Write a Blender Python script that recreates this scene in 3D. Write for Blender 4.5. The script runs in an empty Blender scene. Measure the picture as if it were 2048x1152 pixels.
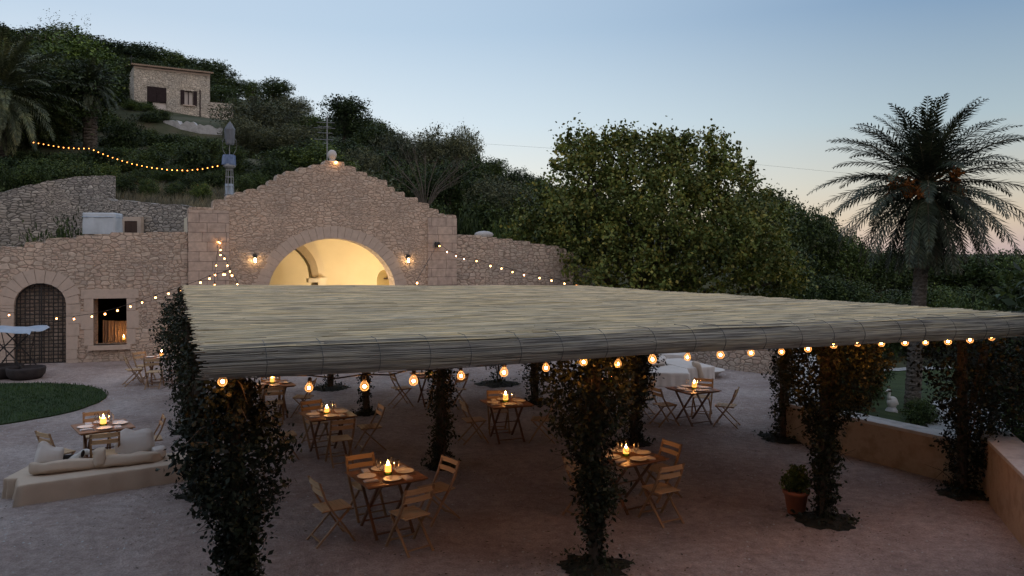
import bpy, math, random
import numpy as np
from mathutils import Vector, Matrix, noise as mnoise
from mathutils.geometry import tessellate_polygon
R = math.radians
scene = bpy.context.scene
COL = scene.collection

# ------------------------------------------------------------------ camera, sky, sun, exposure
CAMZ, FPX, HY = 3.8, 1550.0, 500.0
cam = bpy.data.cameras.new("camera"); cam_o = bpy.data.objects.new("camera", cam); COL.objects.link(cam_o)
cam.sensor_width = 36; cam.lens = FPX / 2048 * 36; cam.shift_y = -(576 - HY) / 2048
cam.clip_end = 2000; cam.clip_start = 0.1
cam_o.location = (0, 0, CAMZ); cam_o.rotation_euler = (R(90), 0, 0)
scene.camera = cam_o

SKY_K = 1 / (.12 * 2.73 * .9)
SUN_EL, SUN_AZ = R(1.5), R(-28)          # azimuth measured from +Y towards +X
w = bpy.data.worlds.new("World"); scene.world = w; w.use_nodes = True
wn = w.node_tree.nodes; wl = w.node_tree.links
bg = wn["Background"]
sky = wn.new("ShaderNodeTexSky"); sky.sky_type = 'NISHITA'; sky.sun_disc = False
sky.sun_elevation = SUN_EL; sky.sun_rotation = SUN_AZ; sky.altitude = 200
sky.air_density = 1.0; sky.dust_density = 0.6; sky.ozone_density = 2.0
# dusk: the sky texture, with the twilight colours the photo shows (blue above, pale over the set sun, peach away from it)
def wmath(op, a, b=None, c=None):
    n = wn.new("ShaderNodeMath"); n.operation = op
    for k, v in enumerate((a, b, c)):
        if v is None: continue
        if hasattr(v, "links"): wl.new(v, n.inputs[k])
        else: n.inputs[k].default_value = v
    return n.outputs[0]
def wramp(fac, stops):
    r = wn.new("ShaderNodeValToRGB"); e = r.color_ramp.elements
    while len(e) < len(stops): e.new(.5)
    for k, (p, c) in enumerate(stops): e[k].position = p; e[k].color = (*c, 1)
    wl.new(fac, r.inputs[0]); return r.outputs[0]
def wmix(fac, a, b):
    m = wn.new("ShaderNodeMix"); m.data_type = 'RGBA'
    for sock, v in ((m.inputs["Factor"], fac), (m.inputs[6], a), (m.inputs[7], b)):
        if hasattr(v, "links"): wl.new(v, sock)
        else: sock.default_value = v
    return m.outputs[2]
wtc = wn.new("ShaderNodeTexCoord"); wsp = wn.new("ShaderNodeSeparateXYZ"); wl.new(wtc.outputs["Generated"], wsp.inputs[0])
el = wmath('MAXIMUM', wsp.outputs[2], 0.0)
near_c = wramp(el, [(0, (.9, .72, .52)), (.08, (.74, .75, .72)), (.16, (.60, .70, .78)), (.27, (.44, .57, .71)), (.45, (.42, .53, .68)), (1, (.42, .51, .65))])
far_c = wramp(el, [(0, (.48, .38, .38)), (.035, (.58, .48, .38)), (.075, (.52, .50, .44)), (.15, (.37, .46, .51)), (.28, (.19, .295, .44)), (.45, (.28, .37, .52)), (1, (.42, .51, .65))])
anti_c = wramp(el, [(0, (.30, .28, .34)), (.06, (.42, .35, .38)), (.16, (.70, .57, .52)), (.33, (.88, .76, .71)), (.6, (.66, .62, .66)), (1, (.42, .51, .65))])
hd_ = wmath('ADD', wmath('MULTIPLY', wsp.outputs[0], math.sin(SUN_AZ)), wmath('MULTIPLY', wsp.outputs[1], math.cos(SUN_AZ)))
g_ = wn.new("ShaderNodeMapRange"); g_.interpolation_type = 'SMOOTHSTEP'; g_.inputs[1].default_value = .45; g_.inputs[2].default_value = 1.02; wl.new(hd_, g_.inputs[0])
a_ = wn.new("ShaderNodeMapRange"); a_.interpolation_type = 'SMOOTHSTEP'; a_.inputs[1].default_value = .15; a_.inputs[2].default_value = -.5; wl.new(hd_, a_.inputs[0])
dusk = wmix(a_.outputs[0], wmix(g_.outputs[0], far_c, near_c), anti_c)
sc_ = wn.new("ShaderNodeVectorMath"); sc_.operation = 'SCALE'; wl.new(dusk, sc_.inputs[0]); sc_.inputs["Scale"].default_value = SKY_K
skyc = wmix(.9, sky.outputs[0], sc_.outputs[0])
wl.new(skyc, bg.inputs[0]); bg.inputs[1].default_value = 0.12

sun = bpy.data.lights.new("sun", 'SUN'); sun_o = bpy.data.objects.new("sun", sun); COL.objects.link(sun_o)
sun.energy = 0.05; sun.angle = R(40); sun.color = (1.0, 0.86, 0.72)
sd = Vector((math.sin(SUN_AZ) * math.cos(R(12)), math.cos(SUN_AZ) * math.cos(R(12)), math.sin(R(12))))
sun_o.rotation_euler = (-sd).to_track_quat('-Z', 'Y').to_euler()
scene.view_settings.view_transform = 'Standard'; scene.view_settings.look = 'None'
scene.view_settings.gamma = 1; scene.view_settings.exposure = 1.55
scene.cycles.use_denoising = True
try: scene.cycles.denoiser = 'OPENIMAGEDENOISE'
except Exception: pass
scene.cycles.max_bounces = 6; scene.cycles.transparent_max_bounces = 16
scene.cycles.caustics_reflective = False; scene.cycles.caustics_refractive = False
scene.cycles.sample_clamp_indirect = 4
scene.cycles.use_adaptive_sampling = True; scene.cycles.adaptive_threshold = 0.02

# ------------------------------------------------------------------ helpers
def ground(px, py, z=0.0):
    r = (CAMZ - z) / (py - HY)
    return Vector(((px - 1024) * r, FPX * r, z))
def at(px, py, Y):
    return Vector(((px - 1024) / FPX * Y, Y, CAMZ - (py - HY) / FPX * Y))
class Plane:
    """a vertical wall line: origin (x,y), direction; s runs along it"""
    def __init__(s, o, slope):
        s.o = Vector((o[0], o[1])); s.d = Vector((1, slope)).normalized(); s.ang = math.atan2(s.d.y, s.d.x)
    def hit(s, px, py):
        k = (px - 1024) / FPX
        t = (k * s.o.y - s.o.x) / (s.d.x - k * s.d.y)
        Y = s.o.y + t * s.d.y
        return (t, CAMZ - (py - HY) / FPX * Y)
    def world(s, t, z, back=0.0):
        n = Vector((-s.d.y, s.d.x))
        p = s.o + s.d * t + n * back
        return Vector((p.x, p.y, z))

class MB:
    def __init__(s): s.v = []; s.f = []
    def add(s, vs, fs):
        b = len(s.v); s.v += [tuple(p) for p in vs]; s.f += [tuple(i + b for i in f) for f in fs]; return s
    def box(s, c, size, rot=None):
        x, y, z = size[0] / 2, size[1] / 2, size[2] / 2
        P = [Vector((a, b, d)) for a in (-x, x) for b in (-y, y) for d in (-z, z)]
        if rot is not None: P = [rot @ p for p in P]
        c = Vector(c)
        return s.add([p + c for p in P], [(0,1,3,2),(4,6,7,5),(0,4,5,1),(2,3,7,6),(0,2,6,4),(1,5,7,3)])
    def bar(s, a, b, wx, wy, up=(0, 0, 1)):
        a = Vector(a); b = Vector(b); d = (b - a); L = d.length; d.normalize()
        u = Vector(up); x = d.cross(u)
        if x.length < 1e-4: x = Vector((1, 0, 0))
        x.normalize(); y = x.cross(d)
        m = Matrix((x, y, d)).transposed()
        return s.box((a + b) / 2, (wx, wy, L), m)
    def tube(s, pts, rad, n=6, cap=True):
        pts = [Vector(p) for p in pts]; rings = []
        if not isinstance(rad, (list, tuple)): rad = [rad] * len(pts)
        ref = None
        for i, p in enumerate(pts):
            d = (pts[min(i + 1, len(pts) - 1)] - pts[max(i - 1, 0)]).normalized()
            if ref is None or abs(d.dot(ref)) > .97:
                ref = Vector((0, 0, 1)) if abs(d.z) < .9 else Vector((1, 0, 0))
            x = d.cross(ref).normalized(); y = d.cross(x)
            rings.append([p + (x * math.cos(2 * math.pi * k / n) + y * math.sin(2 * math.pi * k / n)) * rad[i] for k in range(n)])
        vs = [q for r in rings for q in r]; fs = []
        for i in range(len(pts) - 1):
            for k in range(n):
                fs.append((i * n + k, i * n + (k + 1) % n, (i + 1) * n + (k + 1) % n, (i + 1) * n + k))
        if cap:
            fs.append(tuple(range(n - 1, -1, -1))); fs.append(tuple((len(pts) - 1) * n + k for k in range(n)))
        return s.add(vs, fs)
    def lathe(s, prof, n=16, at=(0, 0, 0)):
        c = Vector(at); vs = []; fs = []
        for r, z in prof:
            for k in range(n):
                a = 2 * math.pi * k / n
                vs.append(c + Vector((max(r, 1e-4) * math.cos(a), max(r, 1e-4) * math.sin(a), z)))
        for i in range(len(prof) - 1):
            for k in range(n):
                fs.append((i * n + k, i * n + (k + 1) % n, (i + 1) * n + (k + 1) % n, (i + 1) * n + k))
        return s.add(vs, fs)
    def ball(s, c, r, n=10, sc=(1, 1, 1)):
        prof = [(math.cos(a) * r, math.sin(a) * r) for a in [math.pi * (i / (n // 2 + 1) - .5) for i in range(n // 2 + 2)]]
        b = len(s.v); s.lathe(prof, n)
        s.v[b:] = [(c[0] + p[0] * sc[0], c[1] + p[1] * sc[1], c[2] + p[2] * sc[2]) for p in s.v[b:]]
        return s
    def prism(s, outer, holes=(), t0=0.0, t1=.5, axis='xz'):
        """polygon(s) in (s,z) extruded along local y from t0 to t1"""
        loops = [outer] + list(holes)
        flat = [p for l in loops for p in l]
        tris = tessellate_polygon([[Vector((p[0], p[1], 0)) for p in l] for l in loops])
        n = len(flat); vs = [(p[0], t0, p[1]) for p in flat] + [(p[0], t1, p[1]) for p in flat]
        fs = []
        def area(t): 
            a, b, c = (flat[i] for i in t)
            return (b[0]-a[0])*(c[1]-a[1]) - (b[1]-a[1])*(c[0]-a[0])
        for t in tris:
            if area(t) < 0: t = (t[0], t[2], t[1])
            fs.append(tuple(t)); fs.append(tuple(i + n for i in reversed(t)))
        k = 0
        for l in loops:
            m = len(l)
            for i in range(m): a, b = k + i, k + (i + 1) % m; fs.append((b, a, a + n, b + n))
            k += m
        return s.add(vs, fs)
    def build(s, name, mat, parent=None, smooth=False):
        me = bpy.data.meshes.new(name); me.from_pydata(s.v, [], s.f); me.update()
        if smooth: me.polygons.foreach_set('use_smooth', [True] * len(me.polygons))
        o = bpy.data.objects.new(name, me); COL.objects.link(o)
        if mat: me.materials.append(mat)
        if parent: o.parent = parent
        return o
def np_mesh(name, V, F, mat, parent=None):
    """V (n,3); F (m,4) quads"""
    me = bpy.data.meshes.new(name)
    me.vertices.add(len(V)); me.vertices.foreach_set('co', np.asarray(V, np.float32).ravel())
    me.loops.add(F.size); me.loops.foreach_set('vertex_index', F.ravel().astype(np.int32))
    me.polygons.add(len(F)); me.polygons.foreach_set('loop_start', np.arange(0, F.size, F.shape[1], dtype=np.int32))
    me.polygons.foreach_set('loop_total', np.full(len(F), F.shape[1], np.int32))
    me.update(calc_edges=True); me.validate()
    o = bpy.data.objects.new(name, me); COL.objects.link(o)
    me.materials.append(mat)
    if parent: o.parent = parent
    return o
def tag(o, label, cat, group=None):
    o['label'] = label; o['category'] = cat
    if group: o['group'] = group
    return o
def thing(name, label, cat, loc=(0, 0, 0), rz=0, group=None):
    o = bpy.data.objects.new(name, None); COL.objects.link(o); o.empty_display_size = .1
    o.location = loc; o.rotation_euler = (0, 0, rz)
    return tag(o, label, cat, group)
def copy_tree(o, parent=None):
    c = o.copy(); COL.objects.link(c)
    if parent: c.parent = parent
    for ch in [x for x in KIDS.get(o.name, [])]: copy_tree(ch, c)
    return c
KIDS = {}
def remember(o):
    def rec(p):
        KIDS[p.name] = list(p.children)
        for c in p.children: rec(c)
    rec(o)
def dup(src, loc, rz, label, group=None, scale=None):
    c = copy_tree(src); c.location = loc; c.rotation_euler = (0, 0, rz); c['label'] = label
    if group: c['group'] = group
    if scale: c.scale = scale if isinstance(scale, (tuple, list)) else (scale,) * 3
    return c
def struct(o): o['kind'] = 'structure'; return o
def stuff(o): o['kind'] = 'stuff'; return o

# ------------------------------------------------------------------ materials
def nm(name, col=(.5, .5, .5), rough=.8, spec=.3, metal=0):
    m = bpy.data.materials.new(name); m.use_nodes = True
    b = m.node_tree.nodes['Principled BSDF']
    b.inputs['Base Color'].default_value = (*col, 1); b.inputs['Roughness'].default_value = rough
    b.inputs['Specular IOR Level'].default_value = spec; b.inputs['Metallic'].default_value = metal
    return m, m.node_tree.nodes, m.node_tree.links, b
def ramp(N, stops, interp='LINEAR'):
    r = N.new('ShaderNodeValToRGB'); e = r.color_ramp.elements; r.color_ramp.interpolation = interp
    while len(e) < len(stops): e.new(.5)
    for i, (p, c) in enumerate(stops):
        e[i].position = p; e[i].color = (*c, 1) if len(c) == 3 else c
    return r
def coords(N, L, scale=(1, 1, 1), warp=0, wscale=2):
    tc = N.new('ShaderNodeTexCoord'); mp = N.new('ShaderNodeMapping'); mp.inputs['Scale'].default_value = scale
    src = tc.outputs['Object']
    if warp:
        nz = N.new('ShaderNodeTexNoise'); nz.inputs['Scale'].default_value = wscale; L.new(src, nz.inputs['Vector'])
        sb = N.new('ShaderNodeVectorMath'); sb.operation = 'SUBTRACT'; L.new(nz.outputs['Color'], sb.inputs[0]); sb.inputs[1].default_value = (.5, .5, .5)
        sc = N.new('ShaderNodeVectorMath'); sc.operation = 'SCALE'; L.new(sb.outputs[0], sc.inputs[0]); sc.inputs['Scale'].default_value = warp
        ad = N.new('ShaderNodeVectorMath'); L.new(src, ad.inputs[0]); L.new(sc.outputs[0], ad.inputs[1]); src = ad.outputs[0]
    L.new(src, mp.inputs['Vector']); return mp.outputs[0]
def mix(N, L, fac, a, b, mode='MIX'):
    m = N.new('ShaderNodeMix'); m.data_type = 'RGBA'; m.blend_type = mode
    for sock, v in ((m.inputs['Factor'], fac), (m.inputs[6], a), (m.inputs[7], b)):
        if hasattr(v, 'links'): L.new(v, sock)
        elif isinstance(v, (int, float)): sock.default_value = v
        else: sock.default_value = (*v, 1)
    return m.outputs[2]
def bump(N, L, b, h, strength=.5, dist=.02):
    bp = N.new('ShaderNodeBump'); bp.inputs['Strength'].default_value = strength; bp.inputs['Distance'].default_value = dist
    L.new(h, bp.inputs['Height']); L.new(bp.outputs[0], b.inputs['Normal'])
def mottled(name, c1, c2, scale=3, rough=.85, spec=.2, bstr=.3, bdist=.01, detail=8, sc=(1, 1, 1), c3=None):
    m, N, L, b = nm(name, c1, rough, spec)
    v = coords(N, L, sc); n = N.new('ShaderNodeTexNoise'); n.inputs['Scale'].default_value = scale; n.inputs['Detail'].default_value = detail
    n.inputs['Roughness'].default_value = .65
    L.new(v, n.inputs['Vector'])
    st = [(.32, c1), (.68, c2)] if c3 is None else [(.3, c1), (.52, c2), (.7, c3)]
    r = ramp(N, st); L.new(n.outputs['Fac'], r.inputs[0]); L.new(r.outputs[0], b.inputs['Base Color'])
    if bstr: bump(N, L, b, n.outputs['Fac'], bstr, bdist)
    return m
def stone(name, cols, sx=3.2, sz=5.5, rand=.75, mortar=(.2, .17, .15), mw=.05, top=None, warp=.08):
    m, N, L, b = nm(name, cols[0], .9, .15)
    v = coords(N, L, (sx, sx, sz), warp, 1.7)
    mk = N.new('ShaderNodeTexNoise'); mk.inputs['Scale'].default_value = .9; mk.inputs['Detail'].default_value = 1; L.new(coords(N, L, (1, 1, 1.8)), mk.inputs['Vector'])
    st = N.new('ShaderNodeMath'); st.operation = 'GREATER_THAN'; L.new(mk.outputs['Fac'], st.inputs[0]); st.inputs[1].default_value = .52
    v2 = N.new('ShaderNodeVectorMath'); v2.operation = 'MULTIPLY'; L.new(v, v2.inputs[0]); v2.inputs[1].default_value = (1.45, 1.45, 1.6)
    mv = N.new('ShaderNodeMix'); mv.data_type = 'VECTOR'; L.new(st.outputs[0], mv.inputs[0]); L.new(v, mv.inputs[4]); L.new(v2.outputs[0], mv.inputs[5]); v = mv.outputs[1]
    vc = N.new('ShaderNodeTexVoronoi'); vc.inputs['Randomness'].default_value = rand; vc.inputs['Scale'].default_value = 1; L.new(v, vc.inputs['Vector'])
    ve = N.new('ShaderNodeTexVoronoi'); ve.feature = 'DISTANCE_TO_EDGE'; ve.inputs['Randomness'].default_value = rand; ve.inputs['Scale'].default_value = 1; L.new(v, ve.inputs['Vector'])
    sep = N.new('ShaderNodeSeparateColor'); L.new(vc.outputs['Color'], sep.inputs[0])
    rc = ramp(N, [(i / (len(cols) - 1), c) for i, c in enumerate(cols)]); L.new(sep.outputs[0], rc.inputs[0])
    nz = N.new('ShaderNodeTexNoise'); nz.inputs['Scale'].default_value = 9; nz.inputs['Detail'].default_value = 8; L.new(coords(N, L), nz.inputs['Vector'])
    rn = ramp(N, [(.3, (.84, .84, .84)), (.7, (1.16, 1.16, 1.16))]); L.new(nz.outputs['Fac'], rn.inputs[0])
    c = mix(N, L, 1.0, rc.outputs[0], rn.outputs[0], 'MULTIPLY')
    # big weather stains
    nb = N.new('ShaderNodeTexNoise'); nb.inputs['Scale'].default_value = .55; nb.inputs['Detail'].default_value = 6; L.new(coords(N, L), nb.inputs['Vector'])
    rb = ramp(N, [(.35, (.86, .87, .89)), (.65, (1.12, 1.08, 1.05))]); L.new(nb.outputs['Fac'], rb.inputs[0])
    c = mix(N, L, 1.0, c, rb.outputs[0], 'MULTIPLY')
    re = ramp(N, [(mw * .4, (0, 0, 0)), (mw * 1.6, (1, 1, 1))]); L.new(ve.outputs['Distance'], re.inputs[0])
    c = mix(N, L, re.outputs[0], mortar, c)
    L.new(c, b.inputs['Base Color'])
    ad = N.new('ShaderNodeMath'); ad.operation = 'MULTIPLY_ADD'; L.new(nz.outputs['Fac'], ad.inputs[0]); ad.inputs[1].default_value = .5
    r2 = ramp(N, [(0, (0, 0, 0)), (mw * 3.5, (1, 1, 1))], 'EASE'); L.new(ve.outputs['Distance'], r2.inputs[0])
    L.new(r2.outputs[0], ad.inputs[2]); bump(N, L, b, ad.outputs[0], .75, .03)
    return m
def ashlar(name, cols, bw=.62, bh=.34, mortar=(.2, .16, .14)):
    m, N, L, b = nm(name, cols[0], .9, .15)
    v = coords(N, L, (1, 1, 1), .03, 3)
    sp = N.new('ShaderNodeSeparateXYZ'); L.new(v, sp.inputs[0]); cb = N.new('ShaderNodeCombineXYZ')
    L.new(sp.outputs[0], cb.inputs[0]); L.new(sp.outputs[2], cb.inputs[1])
    bt = N.new('ShaderNodeTexBrick'); bt.inputs['Scale'].default_value = 1; bt.inputs['Brick Width'].default_value = bw; bt.inputs['Row Height'].default_value = bh
    bt.inputs['Mortar Size'].default_value = .009; bt.inputs['Mortar Smooth'].default_value = .3; bt.offset = .43; bt.squash = 1.3; bt.squash_frequency = 3
    bt.inputs['Color1'].default_value = (*cols[0], 1); bt.inputs['Color2'].default_value = (*cols[1], 1); bt.inputs['Mortar'].default_value = (*mortar, 1)
    L.new(cb.outputs[0], bt.inputs['Vector'])
    nz = N.new('ShaderNodeTexNoise'); nz.inputs['Scale'].default_value = 6; nz.inputs['Detail'].default_value = 9; L.new(coords(N, L), nz.inputs['Vector'])
    rn = ramp(N, [(.3, (.75, .75, .76)), (.7, (1.1, 1.1, 1.1))]); L.new(nz.outputs['Fac'], rn.inputs[0])
    L.new(mix(N, L, 1.0, bt.outputs['Color'], rn.outputs[0], 'MULTIPLY'), b.inputs['Base Color'])
    iv = N.new('ShaderNodeMath'); iv.operation = 'SUBTRACT'; L.new(nz.outputs['Fac'], iv.inputs[0]); L.new(bt.outputs['Fac'], iv.inputs[1])
    bump(N, L, b, iv.outputs[0], .6, .015)
    return m
def leafmat(name, c1, c2, c3, rough=.55, spec=.25, patch=1.5):
    m, N, L, b = nm(name, c1, rough, spec)
    g = N.new('ShaderNodeNewGeometry'); r = ramp(N, [(0, c1), (.55, c2), (1, c3)]); L.new(g.outputs['Random Per Island'], r.inputs[0])
    n = N.new('ShaderNodeTexNoise'); n.inputs['Scale'].default_value = patch; n.inputs['Detail'].default_value = 3; L.new(coords(N, L), n.inputs['Vector'])
    r2 = ramp(N, [(.36, (.52, .56, .56)), (.5, (.95, .96, .94)), (.64, (1.55, 1.45, 1.2))]); L.new(n.outputs['Fac'], r2.inputs[0])
    oi = N.new('ShaderNodeObjectInfo'); r3 = ramp(N, [(0, (.6, .66, .68)), (1, (1.4, 1.32, 1.08))]); L.new(oi.outputs['Random'], r3.inputs[0])
    c = mix(N, L, 1.0, r.outputs[0], r2.outputs[0], 'MULTIPLY'); c = mix(N, L, 1.0, c, r3.outputs[0], 'MULTIPLY')
    L.new(c, b.inputs['Base Color'])
    return m
def emat(name, col, strength, sample=True):
    m = bpy.data.materials.new(name); m.use_nodes = True; N = m.node_tree.nodes; L = m.node_tree.links
    N.remove(N['Principled BSDF']); e = N.new('ShaderNodeEmission'); e.inputs[0].default_value = (*col, 1); e.inputs[1].default_value = strength
    L.new(e.outputs[0], N['Material Output'].inputs[0])
    if not sample: m.cycles.emission_sampling = 'NONE'
    return m
def glassmat(name, tint=(1, 1, 1), glow=None, gs=0):
    m = bpy.data.materials.new(name); m.use_nodes = True; N = m.node_tree.nodes; L = m.node_tree.links
    N.remove(N['Principled BSDF'])
    t = N.new('ShaderNodeBsdfTransparent'); t.inputs[0].default_value = (*tint, 1)
    g = N.new('ShaderNodeBsdfGlossy'); g.inputs['Roughness'].default_value = .18
    lw = N.new('ShaderNodeLayerWeight'); lw.inputs[0].default_value = .12
    mx = N.new('ShaderNodeMixShader'); L.new(lw.outputs['Fresnel'], mx.inputs[0]); L.new(t.outputs[0], mx.inputs[1]); L.new(g.outputs[0], mx.inputs[2])
    out = mx.outputs[0]
    if glow:
        e = N.new('ShaderNodeEmission'); e.inputs[0].default_value = (*glow, 1); e.inputs[1].default_value = gs
        a = N.new('ShaderNodeAddShader'); L.new(out, a.inputs[0]); L.new(e.outputs[0], a.inputs[1]); out = a.outputs[0]
        m.cycles.emission_sampling = 'NONE'
    L.new(out, N['Material Output'].inputs[0])
    return m

M = {}
warm = [(.50, .41, .33), (.58, .47, .38), (.53, .45, .37), (.63, .53, .44), (.54, .42, .34), (.47, .40, .34)]
pink = [(.53, .42, .335), (.61, .49, .395), (.55, .43, .34), (.65, .54, .445), (.51, .41, .335), (.59, .46, .365)]
grey = [(.33, .31, .28), (.46, .43, .39), (.38, .35, .31), (.56, .53, .48), (.29, .27, .25), (.43, .40, .36)]
M['wing'] = stone('coursed_stone', warm, 4.0, 7.2, .62, mortar=(.31, .25, .20), mw=.042)
M['gable'] = stone('rubble_stone', pink, 4.2, 9.0, .88, mortar=(.34, .265, .205), mw=.042, warp=.2)
M['rwing'] = stone('rubble_stone_pale', warm, 3.6, 7.0, .75, mortar=(.27, .215, .17), mw=.05)
M['retain'] = stone('dry_stone', grey, 3.8, 9.5, .85, mortar=(.11, .105, .095), mw=.06, warp=.15)
M['house'] = stone('house_stone', [(.56, .51, .43), (.66, .61, .52), (.50, .46, .39), (.74, .69, .6)], 3.2, 5.5, .85, mortar=(.3, .27, .23), mw=.05)
M['lowwall'] = mottled('ochre_rubble_render', (.32, .235, .165), (.47, .37, .275), 3.2, .9, .15, .9, .04, c3=(.40, .305, .22))
M['ashlar'] = ashlar('ashlar_stone', [(.58, .47, .39), (.51, .41, .345)])
M['dressed'] = mottled('dressed_stone', (.52, .42, .345), (.62, .51, .425), 5, bstr=.5)
M['dressed2'] = mottled('old_dressed_stone', (.44, .37, .31), (.55, .46, .39), 4, bstr=.5, c3=(.5, .42, .355))
M['unseen_villa'] = mottled('light_cutting_render', (.10, .085, .07), (.15, .125, .105), 2)  # dark so the unseen house bounces little light onto the terrace
M['ribshade'] = mottled('rib_shade', (.48, .38, .25), (.58, .47, .32), 3)  # darker than the plaster: paints the dimmer front of the inner arch
M['cap'] = mottled('wall_top_stone', (.34, .33, .32), (.56, .54, .52), 3.5, bstr=.6, bdist=.03, c3=(.45, .43, .42))
M['plaster'] = mottled('cream_plaster', (.80, .70, .52), (.86, .76, .58), 1.2, bstr=.1)
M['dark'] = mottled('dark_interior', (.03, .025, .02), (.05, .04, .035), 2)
M['iron'] = mottled('wrought_iron', (.02, .02, .022), (.045, .042, .04), 20, .6, .4)
M['steel'] = mottled('galvanised_steel', (.2, .21, .22), (.3, .31, .33), 8, .5, .5)
M['wood'] = mottled('teak_wood', (.44, .29, .155), (.60, .42, .25), 3, .55, .3, .3, .004, sc=(1, 14, 14), c3=(.52, .35, .2))
M['wood2'] = mottled('aged_teak', (.24, .145, .08), (.36, .225, .125), 3, .5, .3, .3, .004, sc=(14, 1, 14), c3=(.3, .185, .1))
M['tablewood'] = mottled('dark_table_wood', (.22, .10, .05), (.34, .17, .085), 3, .45, .4, .2, .004, sc=(1, 14, 14), c3=(.28, .135, .065))
M['tableleg'] = mottled('table_leg_wood', (.13, .065, .035), (.2, .1, .055), 6, .5, .35, .1)
M['doorwood'] = mottled('brown_door_wood', (.08, .05, .04), (.12, .08, .065), 4, sc=(12, 12, 1))
M['shutter'] = mottled('shutter_wood', (.035, .025, .028), (.055, .04, .042), 4)
M['tile'] = mottled('roof_tile', (.24, .17, .12), (.36, .27, .2), 4)
M['bark'] = mottled('bark', (.06, .05, .04), (.13, .11, .09), 6, bstr=.8, bdist=.03, sc=(1, 1, .3))
M['linen'] = mottled('beige_linen', (.52, .42, .33), (.6, .49, .39), 2.5, .9, .1, .25, .02)
M['linen2'] = mottled('white_linen', (.62, .57, .53), (.7, .65, .61), 2.5, .9, .1, .25, .02)
M['ceram'] = mottled('white_ceramic', (.72, .70, .67), (.78, .76, .73), 4, .35, .4, 0)
M['napkin'] = mottled('white_napkin', (.62, .6, .6), (.72, .7, .7), 12, .9, .1, .2, .003)
M['cutlery'] = nm('cutlery_steel', (.6, .58, .55), .25, .5, 1)[0]
M['terra'] = mottled('terracotta', (.34, .12, .07), (.44, .18, .11), 5, .8, .2, .3)
M['soil'] = mottled('dark_soil', (.015, .016, .012), (.035, .035, .025), 9, bstr=.9, bdist=.04)
M['tarp'] = mottled('blue_grey_tarp', (.34, .42, .52), (.46, .55, .66), 3, .6, .3, .3, .03)
M['tarpw'] = mottled('grey_cover', (.5, .56, .62), (.62, .68, .74), 3, .6, .3, .3, .03)
M['hood'] = mottled('grey_hood_cloth', (.12, .13, .15), (.18, .2, .23), 3, .7, .3, .3, .03)
M['bluecloth'] = mottled('blue_cloth', (.1, .15, .28), (.2, .27, .42), 6, .7, .2, .5, .04)
M['twig'] = mottled('pale_twig', (.12, .1, .08), (.2, .17, .13), 8)
M['tie'] = nm('tie_wire_grey', (.13, .13, .13), .5, .4)[0]
M['ball'] = mottled('carved_stone_ball', (.46, .44, .42), (.6, .58, .55), 4, bstr=.5)
M['statue'] = mottled('white_statue_stone', (.66, .66, .64), (.78, .78, .76), 5, bstr=.3)
M['bowl'] = mottled('dark_bowl_clay', (.03, .028, .03), (.07, .06, .06), 5, bstr=.4)
M['socket'] = nm('black_bakelite', (.015, .015, .016), .5, .4)[0]
M['wax'] = None
M['cable'] = nm('black_cable', (.012, .012, .012), .6, .3)[0]
M['core'] = emat('bulb_filament', (1.0, .36, .08), 100)
M['coresmall'] = emat('string_bulb_glow', (1.0, .5, .17), 14)
M['dot'] = emat('small_bulb_glow', (1.0, .30, .06), 3.2, False)
M['bulb'] = glassmat('bulb_glass', (1, .95, .85), (1.0, .42, .12), .13)
M['bulbsmall'] = glassmat('small_bulb_glass', (1, .95, .85), (1.0, .36, .1), .3)
M['glass'] = glassmat('clear_glass', (.97, .97, .97))
M['greenglass'] = glassmat('green_glass', (.25, .42, .2))
M['flame'] = emat('candle_flame', (1.0, .42, .12), 150)
def waxmat():
    m, N, L, b = nm('candle_wax', (.85, .6, .3), .6, .3)
    b.inputs['Emission Color'].default_value = (1, .34, .06, 1); b.inputs['Emission Strength'].default_value = .8  # emission stands in for flame light shining through the wax
    m.cycles.emission_sampling = 'NONE'
    return m
M['wax'] = waxmat()
M['sconce'] = emat('lantern_glow', (1.0, .64, .3), 16)
M['leaf_dark'] = leafmat('leaf_dark', (.022, .04, .016), (.042, .07, .026), (.075, .11, .04))
M['leaf_mid'] = leafmat('leaf_mid', (.04, .07, .022), (.07, .115, .035), (.115, .16, .05))
M['leaf_light'] = leafmat('leaf_light', (.08, .13, .03), (.13, .2, .05), (.18, .26, .07))
M['leaf_olive'] = leafmat('leaf_olive', (.055, .068, .042), (.095, .11, .07), (.14, .155, .105))
M['leaf_maple'] = leafmat('leaf_maple', (.07, .105, .028), (.115, .15, .042), (.22, .20, .058), patch=.9)
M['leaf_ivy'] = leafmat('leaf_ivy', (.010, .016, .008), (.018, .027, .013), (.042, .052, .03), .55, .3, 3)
M['palm'] = leafmat('palm_leaf', (.04, .055, .032), (.07, .09, .055), (.12, .135, .09), .5, .35)
M['palmdry'] = leafmat('palm_dry', (.09, .075, .05), (.13, .11, .08), (.18, .15, .1))
M['date'] = mottled('date_fruit', (.30, .10, .03), (.42, .17, .05), 8, bstr=.4)
M['grass'] = leafmat('lawn_blade', (.02, .045, .012), (.03, .065, .018), (.05, .09, .025))
M['lawn'] = mottled('lawn_turf', (.02, .04, .012), (.035, .06, .02), 12, bstr=.8, bdist=.04)
M['drygrass'] = leafmat('dry_grass', (.15, .135, .1), (.22, .2, .15), (.3, .28, .22))
M['drygrass2'] = leafmat('dead_leaf', (.06, .045, .03), (.1, .075, .045), (.16, .12, .07))
M['terrain'] = mottled('hill_soil', (.035, .045, .022), (.075, .08, .045), .35, bstr=.8, bdist=.2, c3=(.12, .105, .07))
M['ground'] = None
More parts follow.
